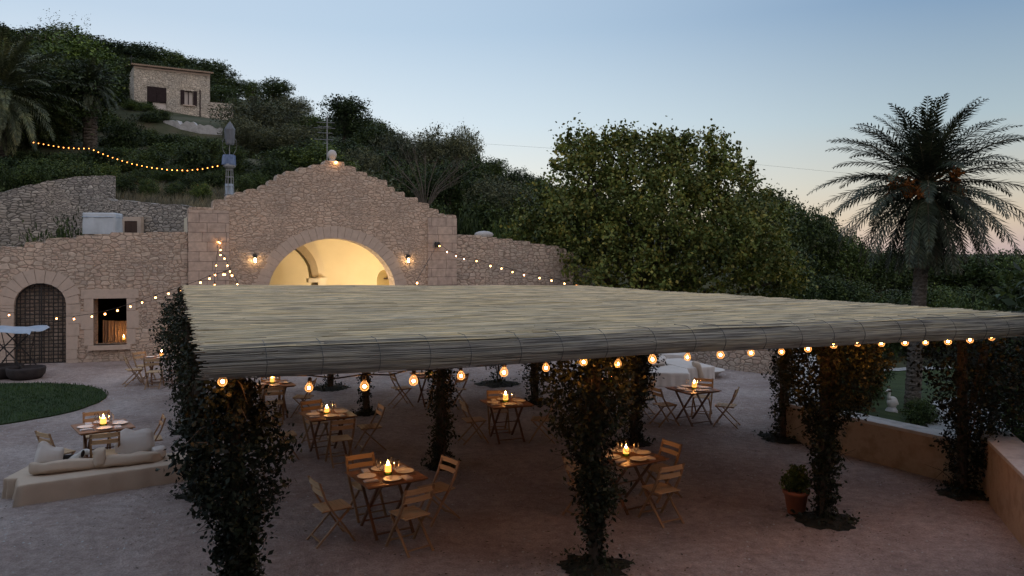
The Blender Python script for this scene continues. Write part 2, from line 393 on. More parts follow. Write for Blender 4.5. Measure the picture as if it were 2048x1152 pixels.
M['rock'] = mottled('white_rock', (.36, .36, .36), (.55, .55, .55), 1.3, bstr=.9, bdist=.15, c3=(.46, .46, .46))
M['gpath'] = mottled('gravel_path', (.22, .23, .23), (.42, .43, .43), 5, bstr=.9, bdist=.06, c3=(.3, .31, .31))
M['garden'] = mottled('garden_grass', (.03, .05, .018), (.06, .085, .03), 1.2, bstr=.8, bdist=.1)
def groundmat():
    m, N, L, b = nm('terrace_gravel', (.4, .36, .34), .9, .2)
    v = coords(N, L, (1, 1, 1), .6, .6)
    n1 = N.new('ShaderNodeTexNoise'); n1.inputs['Scale'].default_value = .45; n1.inputs['Detail'].default_value = 9; n1.inputs['Roughness'].default_value = .62; L.new(v, n1.inputs['Vector'])
    r1 = ramp(N, [(.3, (.35, .28, .255)), (.5, (.47, .39, .36)), (.68, (.58, .51, .485))]); L.new(n1.outputs['Fac'], r1.inputs[0])
    n2 = N.new('ShaderNodeTexNoise'); n2.inputs['Scale'].default_value = 7; n2.inputs['Detail'].default_value = 8; n2.inputs['Roughness'].default_value = .7; L.new(v, n2.inputs['Vector'])
    r2 = ramp(N, [(.3, (.68, .66, .65)), (.7, (1.18, 1.18, 1.19))]); L.new(n2.outputs['Fac'], r2.inputs[0])
    n3 = N.new('ShaderNodeTexNoise'); n3.inputs['Scale'].default_value = 45; n3.inputs['Detail'].default_value = 4; L.new(v, n3.inputs['Vector'])
    r3 = ramp(N, [(.3, (.74, .74, .74)), (.7, (1.18, 1.18, 1.18))]); L.new(n3.outputs['Fac'], r3.inputs[0])
    c = mix(N, L, 1.0, r1.outputs[0], r2.outputs[0], 'MULTIPLY'); c = mix(N, L, 1.0, c, r3.outputs[0], 'MULTIPLY')
    L.new(c, b.inputs['Base Color'])
    ad = N.new('ShaderNodeMath'); ad.operation = 'MULTIPLY_ADD'; L.new(n3.outputs['Fac'], ad.inputs[0]); ad.inputs[1].default_value = .35; L.new(n2.outputs['Fac'], ad.inputs[2])
    bump(N, L, b, ad.outputs[0], 1.0, .08)
    return m
M['ground'] = groundmat()
def reedmat(name, cols, layers):
    m, N, L, b = nm(name, cols[0], .7, .25); tot = None
    for sc, dt, wgt in layers:
        n = N.new('ShaderNodeTexNoise'); n.inputs['Scale'].default_value = 1; n.inputs['Detail'].default_value = dt; n.inputs['Roughness'].default_value = .6; L.new(coords(N, L, sc), n.inputs['Vector'])
        a = N.new('ShaderNodeMath'); a.operation = 'MULTIPLY_ADD'; L.new(n.outputs['Fac'], a.inputs[0]); a.inputs[1].default_value = wgt
        if tot is None: a.inputs[2].default_value = 0
        else: L.new(tot, a.inputs[2])
        tot = a.outputs[0]
    r = ramp(N, [(.36, cols[0]), (.45, cols[1]), (.53, cols[2]), (.63, cols[3])]); L.new(tot, r.inputs[0])
    n = N.new('ShaderNodeTexNoise'); n.inputs['Scale'].default_value = 1; n.inputs['Detail'].default_value = 2; L.new(coords(N, L, (.9, 9, 9)), n.inputs['Vector'])
    r2 = ramp(N, [(.4, (.86, .95, 1.0)), (.6, (1.1, 1.02, .86))]); L.new(n.outputs['Fac'], r2.inputs[0])
    L.new(mix(N, L, 1.0, r.outputs[0], r2.outputs[0], 'MULTIPLY'), b.inputs['Base Color'])
    bump(N, L, b, tot, .9, .03)
    return m
def reedisle(name, cols):
    m, N, L, b = nm(name, cols[0], .6, .3)
    g = N.new('ShaderNodeNewGeometry'); r = ramp(N, [(i / (len(cols) - 1), c) for i, c in enumerate(cols)]); L.new(g.outputs['Random Per Island'], r.inputs[0])
    n = N.new('ShaderNodeTexNoise'); n.inputs['Scale'].default_value = 1; n.inputs['Detail'].default_value = 3; L.new(coords(N, L, (.7, 3.5, 9)), n.inputs['Vector'])
    r2 = ramp(N, [(.36, (.82, .84, .87)), (.5, (1, 1, 1)), (.64, (1.14, 1.1, 1.0))]); L.new(n.outputs['Fac'], r2.inputs[0])
    n3 = N.new('ShaderNodeTexNoise'); n3.inputs['Scale'].default_value = 1; n3.inputs['Detail'].default_value = 2; L.new(coords(N, L, (2.2, 13, 30)), n3.inputs['Vector'])
    r3 = ramp(N, [(.36, (.62, .62, .62)), (.5, (1, 1, 1)), (.64, (1.2, 1.17, 1.08))]); L.new(n3.outputs['Fac'], r3.inputs[0])
    c = mix(N, L, 1.0, r.outputs[0], r2.outputs[0], 'MULTIPLY'); c = mix(N, L, 1.0, c, r3.outputs[0], 'MULTIPLY'); L.new(c, b.inputs['Base Color'])
    return m
M['reed'] = reedisle('reed_mat', [(.35, .265, .14), (.67, .55, .35), (.51, .415, .27), (.79, .665, .445), (.61, .505, .36), (.87, .725, .485)])
M['reedgrey'] = reedisle('reed_mat_weathered', [(.2, .18, .155), (.42, .385, .33), (.3, .275, .24), (.5, .46, .39), (.36, .33, .28), (.56, .51, .42)])

# ------------------------------------------------------------------ wall lines
PL = Plane((-14.89, 26.09), .30)          # wing with the gate and the window
PM = Plane((-11.33, 27.1), .50)           # gabled front
S_R = PM.hit(913, 500)[0]
def facade_d(x, y):
    """metres behind the long stone front (negative: terrace side)"""
    p = Vector((x, y))
    if x < -11.3: q, n = PL.o, Vector((-PL.d.y, PL.d.x))
    else: q, n = PM.o, Vector((-PM.d.y, PM.d.x))
    return (p - q).dot(n)
def sm(a, b, x):
    t = min(1, max(0, (x - a) / (b - a))); return t * t * (3 - 2 * t)
WALLPTS = [(7.0, 8.6), (7.37, 12.3), (5.45, 15.6), (6.9, 19.3), (8.55, 23.0), (7.9, 23.65), (7.08, 24.4), (6.1, 25.9), (4.6, 28.0), (3.0, 31.0)]
def right_of_wall(x, y):
    pts = WALLPTS
    if y < pts[0][1]: return x - pts[0][0]
    best = None
    for a, b in zip(pts, pts[1:]):
        lo, hi = min(a[1], b[1]), max(a[1], b[1])
        if lo <= y <= hi:
            t = (y - a[1]) / (b[1] - a[1] + 1e-9); xx = a[0] + t * (b[0] - a[0])
            best = xx if best is None else max(best, xx)
    if best is None: best = 3.0 + (y - 31) * -.5
    return x - best
def terrain_z(x, y):
    s = .8 * y - (.6 * x if x < 0 else 1.15 * x)
    h = .28 * (s - 22) + 2.1 * sm(7, 13, -x) * sm(25, 60, y + 30)
    h += 1.2 * mnoise.noise((x * .05, y * .05, 0)) + .35 * mnoise.noise((x * .21, y * .21, 3))
    h -= .55 * max(0, y - 100) * .28
    h -= .085 * max(0, x + 50) * sm(55, 100, y) * (1 if x < 12 else max(0, 1 - (x - 12) / 25))
    h -= 3.4 * math.exp(-((x + 25) ** 2 / 60 + (y - 55.5) ** 2 / 14)) + .8 * math.exp(-((x + 30) ** 2 / 60 + (y - 67) ** 2 / 40))
    base = -1.75 + .2 * mnoise.noise((x * .15, y * .15, 7))
    if h > 26: h = 26 + (h - 26) * .12
    h = max(h, base + .12 * max(0, h - base)) if h < base else h
    d = facade_d(x, y)
    rw = right_of_wall(x, y)
    if x > -11.3:
        k = sm(7.5, 15, d)                 # room behind the arch stays clear
    else:
        k = sm(0, .8, d - (3.0 + .45 * (-11.3 - x)))
    low = base if rw > .25 else -.6
    if x <= -11.3 and d > 3.0 + .45 * (-11.3 - x): low = 3.4
    if x > -11.3 and d > .3: low = .4 if rw < 0 else base
    return low + (h - low) * k

# ------------------------------------------------------------------ terrain and ground sheets
def grid_mesh(name, xs, ys, zf, mat):
    V = np.array([(x, y, zf(x, y)) for y in ys for x in xs], np.float32); nx = len(xs); ny = len(ys)
    F = np.array([(j * nx + i, j * nx + i + 1, (j + 1) * nx + i + 1, (j + 1) * nx + i) for j in range(ny - 1) for i in range(nx - 1)], np.int32)
    o = np_mesh(name, V, F, mat); o.data.polygons.foreach_set('use_smooth', [True] * len(F)); return o
xs = list(np.concatenate([np.linspace(-600, -80, 14)[:-1], np.linspace(-80, 70, 151)[:-1], np.linspace(70, 600, 14)]))
ys = list(np.concatenate([np.linspace(-60, 4, 9)[:-1], np.linspace(4, 110, 107)[:-1], np.linspace(110, 1200, 16)]))
struct(grid_mesh('terrain', xs, ys, terrain_z, M['terrain']))
# terrace floor
tp = [(-40, -6), (9, -6)] + [(p[0] + .15, p[1]) for p in WALLPTS[:-1]] + [(5.0, 35.6), (-11.0, 27.5), (-30.5, 21.6)]
m_ = MB(); tri = tessellate_polygon([[Vector((p[0], p[1], 0)) for p in tp]])
m_.add([(p[0], p[1], 0) for p in tp], [])
for t in tri:
    a, b, c = (tp[i] for i in t)
    if (b[0]-a[0])*(c[1]-a[1]) - (b[1]-a[1])*(c[0]-a[0]) < 0: t = (t[0], t[2], t[1])
    m_.f.append(tuple(t))
struct(m_.build('terrace_ground', M['ground']))
# lawn: a disc of short turf
rng = random.Random(3)
lc, lr = Vector((-13.6, 18.9)), 3.35
lm = MB(); n = 60
ring = [(lc.x + lr * (1 + .012 * rng.uniform(-1, 1)) * math.cos(2 * math.pi * k / n), lc.y + (lr - .25) * math.sin(2 * math.pi * k / n), .03) for k in range(n)]
lm.add(ring + [(p[0], p[1], -.02) for p in ring], [tuple(range(n))] + [(k, n + k, n + (k + 1) % n, (k + 1) % n) for k in range(n)])
struct(lm.build('lawn', M['lawn']))
def blades(name, pts, h, wd, mat, seed=1):
    r = np.random.default_rng(seed); n = len(pts); P = np.asarray(pts, np.float32)
    a = r.uniform(0, 6.28, n); hh = h * r.uniform(.5, 1.2, n); ln = r.uniform(-.6, .6, (n, 2)) * hh[:, None]
    dx = np.stack([np.cos(a), np.sin(a), 0 * a], 1) * wd; tip = np.stack([ln[:, 0], ln[:, 1], hh], 1)
    V = np.concatenate([P - dx, P + dx, P + tip + dx * .2, P + tip - dx * .2], 1).reshape(-1, 3)
    return np_mesh(name, V, np.arange(4 * n).reshape(-1, 4), mat)
pts = []
for _ in range(14000):
    a = rng.uniform(0, 6.28); q = math.sqrt(rng.random()) * 1.015
    pts.append((lc.x + lr * q * math.cos(a), lc.y + (lr - .25) * q * math.sin(a), .02))
stuff(blades('grass', pts, .06, .008, M['grass']))

# ------------------------------------------------------------------ stone front
rj = random.Random(11)
def jitter_steps(poly, amt=.02):
    return [(x + rj.uniform(-amt, amt), z + rj.uniform(-amt, amt)) for x, z in poly]
def arc(P, cx, x0, x1, yspring, ycrown, n=20):
    """px arch over [x0,x1]; returns (s,z) list from left to right"""
    a, zs = P.hit(x0, yspring); b, _ = P.hit(x1, yspring); c, zc = P.hit(cx, ycrown)
    mid = (a + b) / 2; hw = (b - a) / 2
    return [(mid - hw * math.cos(math.pi * k / n), zs + (zc - zs) * math.sin(math.pi * k / n)) for k in range(n + 1)], mid, hw, zs, zc
def steps(P, lst):
    """lst of (x0,x1,ytop) in photo pixels -> stepped outline left to right"""
    out = []
    for x0, x1, y in lst:
        a, za = P.hit(x0, y); b, zb = P.hit(x1, y); z = (za + zb) / 2
        m = (a + b) / 2
        out += [(a + .012, z - .05), (a + .06, z + rj.uniform(-.01, .02)), (m, z + rj.uniform(-.02, .02)), (b - .06, z + rj.uniform(-.02, .015)), (b - .012, z - .05)]
    return out
WT = .7
# --- wing
wing = thing('stone_wall', 'long low stone wall with an arched iron gate and a dark square window', 'wall', PL.world(0, 0), PL.ang)
top = steps(PL, [(-150, -95, 520), (-95, -45, 508), (-45, 0, 500), (0, 49, 492.7), (49, 91, 484), (91, 151, 476.5), (151, 186, 471), (186, 219, 468), (219, 290, 464.5), (290, 376, 464)])
ga, gmid, ghw, gzs, gzc = arc(PL, 80, 28, 132.5, 610, 566)
s0 = top[0][0]; s1 = top[-1][0]
wx0, wz1 = PL.hit(187, 597); wx1, wz0 = PL.hit(253.5, 690)
wz1 = PL.hit(220, 597)[1]; wz0 = PL.hit(220, 690)[1]
outer = [(s0, -.3), (ga[0][0], -.3)] + ga + [(ga[-1][0], -.3), (s1, -.3)] + top[::-1]
hole = [(wx0, wz0), (wx1, wz0), (wx1, wz1), (wx0, wz1)]
MB().prism(outer, [hole], 0, WT).build('masonry', M['wing'], wing)
# voussoirs round the gate
def voussoirs(mid, hw, zs, zc, n, depth, y0, y1, gap=.012, a0=0, a1=math.pi):
    b = MB()
    for k in range(n):
        t0 = a0 + (a1 - a0) * k / n + gap / hw / 2; t1 = a0 + (a1 - a0) * (k + 1) / n - gap / hw / 2
        dd = depth * (1 + .1 * rj.uniform(-1, 1)); pr = rj.uniform(0, .008)
        P = []
        for t in (t0, t1):
            for e in (0, dd): P.append((mid - (hw + e) * math.cos(t), zs + (zc - zs + e) * math.sin(t)))
        b.prism([P[0], P[2], P[3], P[1]], [], y0 - pr, y1)
    return b
voussoirs(gmid, ghw, gzs, gzc, 11, .45, -.025, .3).build('arch_surround', M['dressed2'], wing)
jb = MB()
for sx in (-1, 1):
    z = -.2
    while z < gzs - .05:
        h = min(rj.uniform(.3, .5), gzs - z); wdt = rj.uniform(.32, .5)
        jb.box((gmid + sx * (ghw + wdt / 2), .137, z + h / 2), (wdt, .33, h - .012)); z += h
jb.build('jamb', M['dressed2'], wing)
ww, wh = wx1 - wx0, wz1 - wz0
sb = MB()
sb.box(((wx0 + wx1) / 2, .137, wz1 + .16), (ww + .75, .33, .31))
for sx, x in ((-1, wx0), (1, wx1)):
    z = wz0
    for h in (.55, .62, .0):
        h = h or (wz1 - z); sb.box((x + sx * (.14 + .05 * (h > .6)), .137, z + h / 2), (.28 + .1 * (h > .6), .33, h - .012)); z += h
sb.build('window_surround', M['dressed2'], wing)
MB().box(((wx0 + wx1) / 2, .1, wz0 - .075), (ww + .3, .5, .15)).build('window_sill', M['dressed'], wing)
# dark rooms behind gate and window
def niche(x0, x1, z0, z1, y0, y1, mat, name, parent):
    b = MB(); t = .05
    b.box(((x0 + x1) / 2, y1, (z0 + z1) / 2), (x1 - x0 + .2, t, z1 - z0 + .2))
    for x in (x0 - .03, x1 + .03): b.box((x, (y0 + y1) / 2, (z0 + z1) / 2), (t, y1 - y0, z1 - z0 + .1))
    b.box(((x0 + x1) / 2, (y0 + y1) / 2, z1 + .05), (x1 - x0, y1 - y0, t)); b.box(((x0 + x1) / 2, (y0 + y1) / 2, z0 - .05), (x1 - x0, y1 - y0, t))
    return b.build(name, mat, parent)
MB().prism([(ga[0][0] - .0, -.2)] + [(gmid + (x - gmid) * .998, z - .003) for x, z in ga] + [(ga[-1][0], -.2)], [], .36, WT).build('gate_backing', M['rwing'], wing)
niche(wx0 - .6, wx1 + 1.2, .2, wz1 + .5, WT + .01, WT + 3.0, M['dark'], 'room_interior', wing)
# gate
gate = thing('iron_gate', 'arched black iron lattice gate in the low stone wall', 'gate', PL.world(gmid, 0, .16), PL.ang)
gb = MB(); rows = int(gzc / .125); cols = int(2 * ghw / .135)
def gtop(x):
    q = 1 - (x / ghw) ** 2; return gzs + (gzc - gzs) * math.sqrt(max(q, 0))
for i in range(cols + 1):
    x = -ghw + 2 * ghw * i / cols; gb.box((x, 0, gtop(x) / 2), (.032, .014, gtop(x)))
for j in range(rows + 1):
    z = .02 + j * .125; q = 1.0 if z < gzs else math.sqrt(max(0, 1 - ((z - gzs) / (gzc - gzs)) ** 2))
    if q > .1: gb.box((0, -.016, z), (2 * ghw * q, .014, .034))
gb.build('lattice', M['iron'], gate)
fr = MB(); fp = [(-ghw + .03, 0, 0.02)] + [(-(ghw - .03) * math.cos(math.pi * k / 16), 0, gzs + (gzc - gzs - .02) * math.sin(math.pi * k / 16)) for k in range(17)] + [(ghw - .03, 0, 0.02)]
fr.tube(fp, .03, 6); fr.bar((0, -.03, .02), (0, -.03, gzc - .03), .05, .03); fr.build('gate_frame', M['iron'], gate)
MB().box((.1, -.05, 1.25), (.1, .05, .16)).build('lock', M['iron'], gate)
# curtain inside window
cx = (wx0 + wx1) / 2
cu = MB(); nx = 60; zt = wz0 + .72
vs = []
for j in range(6):
    for i in range(nx + 1):
        x = wx0 - .05 + (ww + .25) * i / nx; f = .04 * math.sin(i * 1.25) * (1 - .5 * (j / 5)) + .02 * math.sin(i * .5)
        vs.append((x, f, wz0 - .4 + (zt - wz0 + .4) * j / 5 - .05 * math.sin(i / nx * 3.1)))
cu.add(vs, [(j * (nx + 1) + i, j * (nx + 1) + i + 1, (j + 1) * (nx + 1) + i + 1, (j + 1) * (nx + 1) + i) for j in range(5) for i in range(nx)])
cur = cu.build('curtain', M['linen'], None, True); tag(cur, 'pale gathered half curtain inside the dark square window', 'curtain')
cur.location = PL.world(0, 0, WT + 1.0); cur.rotation_euler = (0, 0, PL.ang)

# --- gabled front
def px3(l): return [(350 + x / 2.2756, 280 + y / 2.2756) for x, y in l]
gab = thing('gabled_wall', 'tall stepped stone gable wall with a glowing round arch', 'wall', PM.world(0, 0), PM.ang)
G = lambda a, b, y: (350 + a / 2.2756, 350 + b / 2.2756, 280 + y / 2.2756)
top = steps(PM, [(376, 426, 414), G(172, 232, 272), G(232, 270, 250), G(270, 320, 238), G(320, 385, 224), G(385, 425, 205), G(425, 462, 182), G(462, 500, 157), G(500, 560, 142), G(560, 620, 126), G(620, 680, 111), G(680, 772, 96), G(772, 824, 120), G(824, 876, 146), G(876, 922, 166), G(922, 966, 181), G(966, 1000, 214), G(1000, 1046, 235), G(1046, 1106, 260), G(1106, 1157, 286), G(1157, 1200, 312), G(1200, 1230, 334), (890, 913, 429.5)])
aa, amid, ahw, azs, azc = arc(PM, 668, 536, 791, 590, 477, 40)
s0 = top[0][0]; s1 = top[-1][0]
outer = [(s0, -.3), (aa[0][0], -.3)] + aa + [(aa[-1][0], -.3), (s1, -.3)] + top[::-1]
MB().prism(outer, [], 0, WT).build('masonry', M['gable'], gab)
voussoirs(amid, ahw, azs, azc, 31, .44, -.02, .25).build('arch_surround', M['dressed'], gab)
for x0, x1, yt in ((376.5, 458, 417), (855.5, 912.5, 432)):
    a, _ = PM.hit(x0, 500); b, _ = PM.hit(x1, 500); zt = PM.hit((x0 + x1) / 2, yt)[1]
    MB().prism([(a - .01, -.2), (b, -.2), (b, zt - .06), (a - .01, zt - .06)], [], -.06, -.002).build('pilaster', M['ashlar'], gab)
fin = MB(); fs, fz = PM.hit(668, 322)
fin.lathe([(0, 0), (.14, 0), (.14, .05), (.09, .08), (.12, .13), (.17, .22), (.175, .3), (.14, .4), (.06, .46), (0, .47)], 18, (fs, .3, fz - .01)).build('ball_finial', M['ball'], gab, True)
# right wing
rw_o = PM.world(S_R, 0)
rwing = thing('stone_wall', 'pale stone wall stepping down from the gable towards the big maple', 'wall', rw_o, PM.ang)
PR = Plane((rw_o.x, rw_o.y), .5)
top = steps(PR, [G(1283, 1340, 430), G(1340, 1400, 434), G(1400, 1470, 442), G(1470, 1540, 449), G(1540, 1620, 460), G(1620, 1690, 472), G(1690, 1750, 482), G(1750, 1785, 494), G(1785, 1817, 512)])
MB().prism([(top[0][0], -.4), (top[-1][0], -.4)] + top[::-1], [], .05, .05 + .6).build('masonry', M['rwing'], rwing)
PR2 = Plane(PR.world(PR.hit(1149, 500)[0], 0, .25).xy, .5)
rend = thing('stone_wall', 'short low stretch of weathered wall beyond the stepped wall', 'wall', (PR2.o.x, PR2.o.y, 0), PR2.ang)
top = steps(PR2, [(1150, 1166, 530), (1166, 1186, 538)])
MB().prism([(top[0][0], -1.6), (top[-1][0], -1.6)] + top[::-1], [], 0, .5).build('masonry', M['retain'], rend)
rk = MB(); q = PR.hit(975, 470)
rk.ball((q[0], .35, q[1] + .02), .32, 10, (1.4, .7, .5)); tag(rk.build('boulder', M['rock'], None, True), 'pale flat boulder lying on top of the stepped stone wall', 'boulder')
o = bpy.data.objects['boulder']; o.location = (rw_o.x, rw_o.y, 0); o.rotation_euler = (0, 0, PM.ang)

# --- lit room behind the arch
room = thing('vaulted_room', 'warm cream plastered room seen through the round arch', 'room', PM.world(0, 0), PM.ang)
ra, rb = amid - ahw - 2.6, amid + ahw + 2.4
y0, y1, y2 = WT + .01, 4.6, 6.4
vb = MB()
vb.box(((ra + rb) / 2, y2, 2.3), (rb - ra + .4, .1, 5.4))
vb.box((ra, (y0 + y2) / 2, 2.3), (.1, y2 - y0, 5.4)); vb.box((rb, (y0 + y2) / 2, 2.3), (.1, y2 - y0, 5.4))
vb.box(((ra + rb) / 2, (y0 + y2) / 2, .3), (rb - ra, y2 - y0, .1))
vb.build('room_wall', M['plaster'], room)
# vault over the room: a shallow barrel whose axis runs into the hill
vt = MB(); n = 24; vm, vhw = (ra + rb) / 2, (rb - ra) / 2
vs = []
for y in (y0, y2):
    for k in range(n + 1):
        a = math.pi * k / n; vs.append((vm - vhw * math.cos(a), y, 2.6 + 2.2 * math.sin(a)))
vt.add(vs, [(k, k + 1, n + 2 + k, n + 1 + k) for k in range(n)]); vt.build('vault', M['plaster'], room, True)
# inner arcade: pier with a half arch springing towards the left
Pin = Plane(PM.world(0, 0, 3.0).xy, .5)
def lin(px, py): return Pin.hit(px, py)
pA = lin(646, 560); pB = lin(628, 560)
arch_pts = [lin(x, y) for x, y in ((623, 556), (622, 545), (619, 532), (612, 519), (602, 507), (592, 498), (578, 490), (560, 486))]
out_pts = [lin(x, y) for x, y in ((650, 575), (650, 545), (646, 524), (638, 505), (630, 490), (622, 478), (600, 462), (560, 452))]
inner = [(pB[0], .3)] + [(pB[0], arch_pts[0][1])] + arch_pts + [(arch_pts[-1][0] - 3, arch_pts[-1][1])]
outerp = [(arch_pts[-1][0] - 3, out_pts[-1][1] + .6)] + out_pts[::-1] + [(out_pts[0][0], .3)]
MB().prism(inner + outerp, [], 3.0, 3.5).build('inner_arch', M['plaster'], room)
rb_ = MB(); rib = arch_pts
for a_, c_ in zip(rib, rib[1:]):
    A_, C_ = Vector(a_), Vector(c_); mid_ = Vector((arch_pts[-1][0] - .6, 1.6)); na = (A_ - mid_).normalized() * .3; nc_ = (C_ - mid_).normalized() * .3
    rb_.prism([tuple(A_), tuple(C_), tuple(C_ + nc_), tuple(A_ + na)], [], 2.86, 2.998)
rb_.build('arch_rib', M['ribshade'], room)
pc = lin(641, 575)[0]
MB().box((pc, 2.95, 1.4), (.32, .5, 2.4)).box((pc, 2.95, 2.62), (.4, .6, .1)).build('pier', M['plaster'], room)
hq = lin(624, 560); MB().box((hq[0], 2.7, hq[1]), (.5, .4, .16)).build('shelf', M['plaster'], room)
# niche in right wall
Pn = Plane(PM.world(0, 0, 2.2).xy, .5); a = Pn.hit(755, 570); b = Pn.hit(782, 570); zt = Pn.hit(768, 540)[1]
nb = MB(); w_ = (b[0] - a[0])
prof = [(a[0], .4)] + [(a[0] + w_ / 2 - w_ / 2 * math.cos(math.pi * k / 12), zt - .45 + .45 * math.sin(math.pi * k / 12)) for k in range(13)] + [(b[0], .4)]
nb.prism(prof, [], 2.2, 2.3).build('niche_panel', mottled('ochre_plaster', (.42, .33, .15), (.5, .4, .2), 2), room)
MB().box(((a[0] + b[0]) / 2 + .15, 2.1, zt - .36), (.35, .2, .06)).build('niche_shelf', M['doorwood'], room)
def lamp(name, loc, energy, col, rad, parent):
    l = bpy.data.lights.new(name, 'POINT'); l.energy = energy; l.color = col; l.shadow_soft_size = rad
    o = bpy.data.objects.new(name, l); COL.objects.link(o); o.location = loc; o.parent = parent; return o
for k, (s_, t_, z_, e_) in enumerate(((amid - ahw - .9, 4.6, 1.5, 120), (amid + ahw + .7, 2.9, 1.6, 105), (amid + 1.2, 1.2, 1.9, 45))):  # third one is an added fill lamp brightening the inner arch
    up = thing('wall_uplight', ['uplight behind the small inner arch of the vaulted room', 'uplight behind the right jamb of the big arch', 'unseen fill lamp added inside the big arch to brighten the rib'][k], 'lamp', PM.world(s_, 0, t_), PM.ang)
    MB().lathe([(0, .35), (.12, .35), (.03, .4), (.02, z_ - .15), (.1, z_ - .12), (.14, z_ - .02), (.13, z_ - .02), (.08, z_ - .1), (0, z_ - .1)], 14).build('lamp_stand', M['iron'], up)
    lamp('lamp_glow', (0, 0, z_ + .1), e_, (1.0, .79, .5), .12, up)
# sconces
for k, (px, py) in enumerate(((509, 521), (815, 521))):
    s_, z_ = PM.hit(px, py)
    sc = thing('wall_lantern', ['small brass lantern on the gable left of the arch', 'small brass lantern on the gable right of the arch'][k], 'lantern', PM.world(s_, z_, -.14), PM.ang)
    MB().box((0, .12, .14), (.1, .04, .2)).bar((0, .1, .2), (0, 0, .2), .03, .03).lathe([(0, .24), (.05, .22), (.085, .14), (.09, .12), (0, .12)], 12).build('bracket', M['iron'], sc)
    MB().lathe([(0, .119), (.06, .118), (.065, .02), (.055, -.1), (0, -.11)], 12).build('glass', M['glass'], sc, True)
    MB().lathe([(0, .09), (.035, .08), (.04, 0), (.03, -.07), (0, -.075)], 8).build('lamp_glow', M['sconce'], sc, True)
    cg = MB()
    for j in range(6):
        a = j * math.pi / 3; cg.bar((.075 * math.cos(a), .075 * math.sin(a), .12), (.065 * math.cos(a), .065 * math.sin(a), -.12), .008, .008)
    cg.lathe([(.06, -.13), (.075, -.12), (.06, -.11)], 12); cg.build('cage', M['iron'], sc)
# spot lamp at the gable peak
s_, z_ = PM.hit(671, 325)
pk = thing('peak_bulb', 'single warm bulb shining below the ball finial', 'bulb', PM.world(s_, z_, -.08), PM.ang)
MB().ball((0, 0, 0), .04, 8).build('glass', M['coresmall'], pk, True)
MB().tube([(0, .1, .1), (0, 0, .1), (0, 0, .03)], .02, 6).build('socket', M['socket'], pk)
# floodlight + star cluster anchors
s_, z_ = PM.hit(872, 489)
fl = thing('floodlight', 'small black floodlight fixed to the right pilaster', 'floodlight', PM.world(s_, z_, -.16), PM.ang)
MB().box((0, 0, 0), (.2, .1, .17), Matrix.Rotation(R(-25), 3, 'X')).build('housing', M['socket'], fl)
MB().bar((0, .02, 0), (0, .1, .06), .04, .03).build('bracket', M['iron'], fl)

# --- behind the wing: retaining walls, door, tank cover
def strip_wall(name, label, pts, mat, th=.5, cap=None, cat='wall'):
    """pts: list of (x,y,zbottom,ztop); solid wall thickened away from the first side"""
    t = thing(name, label, cat, (0, 0, 0))
    def solid(lo, hi, w0, w1):
        b = MB(); L_ = []
        for i, p in enumerate(pts):
            q0 = Vector(pts[max(0, i - 1)][:2]); q1 = Vector(pts[min(len(pts) - 1, i + 1)][:2]); d = (q1 - q0).normalized(); nn = Vector((-d.y, d.x))
            A = Vector(p[:2]) + nn * w0; B = Vector(p[:2]) + nn * w1
            L_.append([(A.x, A.y, lo(p)), (B.x, B.y, lo(p)), (B.x, B.y, hi(p)), (A.x, A.y, hi(p))])
        vs = [q for r in L_ for q in r]; fs = []
        for i in range(len(pts) - 1):
            for k in range(4): fs.append((i * 4 + k, i * 4 + (k + 1) % 4, i * 4 + 4 + (k + 1) % 4, i * 4 + 4 + k))
        fs += [(0, 3, 2, 1), tuple((len(pts) - 1) * 4 + k for k in range(4))]
        return b.add(vs, fs)
    solid(lambda p: p[2], lambda p: p[3], 0, th).build('masonry', mat, t)
    if cap: solid(lambda p: p[3] - .004, lambda p: p[3] + cap[1], -.02, th + .02).build('wall_top', cap[0], t)
    return t
def dens(pts, n=6, jit=.03, seed=1):
    r_ = random.Random(seed); out = []
    for a, b in zip(pts, pts[1:]):
        for k in range(n):
            t = k / n; q = [a[i] + (b[i] - a[i]) * t for i in range(4)]; q[3] += r_.uniform(-jit, jit); out.append(tuple(q))
    return out + [pts[-1]]
rp = []
for px, py, Y in ((-160, 430, 27.8), (-80, 405, 29.2), (0, 385, 30.3), (60, 370, 31), (110, 359, 31.3), (160, 352, 31.3), (213, 350, 31.0)):
    p = at(px, py, Y); rp.append((p.x, p.y, -.4, p.z))
strip_wall('retaining_wall', 'curved dry stone retaining wall on the slope above the gate', dens(rp, 6, .03), M['retain'])
rp = []
for px, py, Y in ((205, 398, 30.6), (260, 402, 30.2), (320, 408, 29.9), (378, 412, 29.7)):
    p = at(px, py, Y); rp.append((p.x, p.y, -.4, p.z))
strip_wall('retaining_wall', 'rough stone retaining wall around the small brown door', dens(rp, 6, .04, 2), M['retain'])
dp = at(263, 464, 29.9); dw = at(277, 464, 29.9).x - at(249, 464, 29.9).x; dh = at(0, 442, 29.9).z - at(0, 466, 29.9).z
dr = thing('door', 'small low brown door in the upper retaining wall', 'door', (dp.x, dp.y, dp.z - .1), R(-8))
MB().box((-dw / 4, 0, dh / 2), (dw / 2 - .01, .06, dh + .1)).box((dw / 4, 0, dh / 2), (dw / 2 - .01, .06, dh + .1)).build('door_leaf', M['doorwood'], dr)
MB().box((0, .05, dh + .14), (dw + .3, .2, .16)).box((-dw / 2 - .075, .05, dh / 2), (.15, .2, dh + .12)).box((dw / 2 + .075, .05, dh / 2), (.15, .2, dh + .12)).build('door_surround', M['dressed'], dr)
ut = MB(); q0, q1 = PL.hit(-200, 500)[0], PL.hit(376, 500)[0]
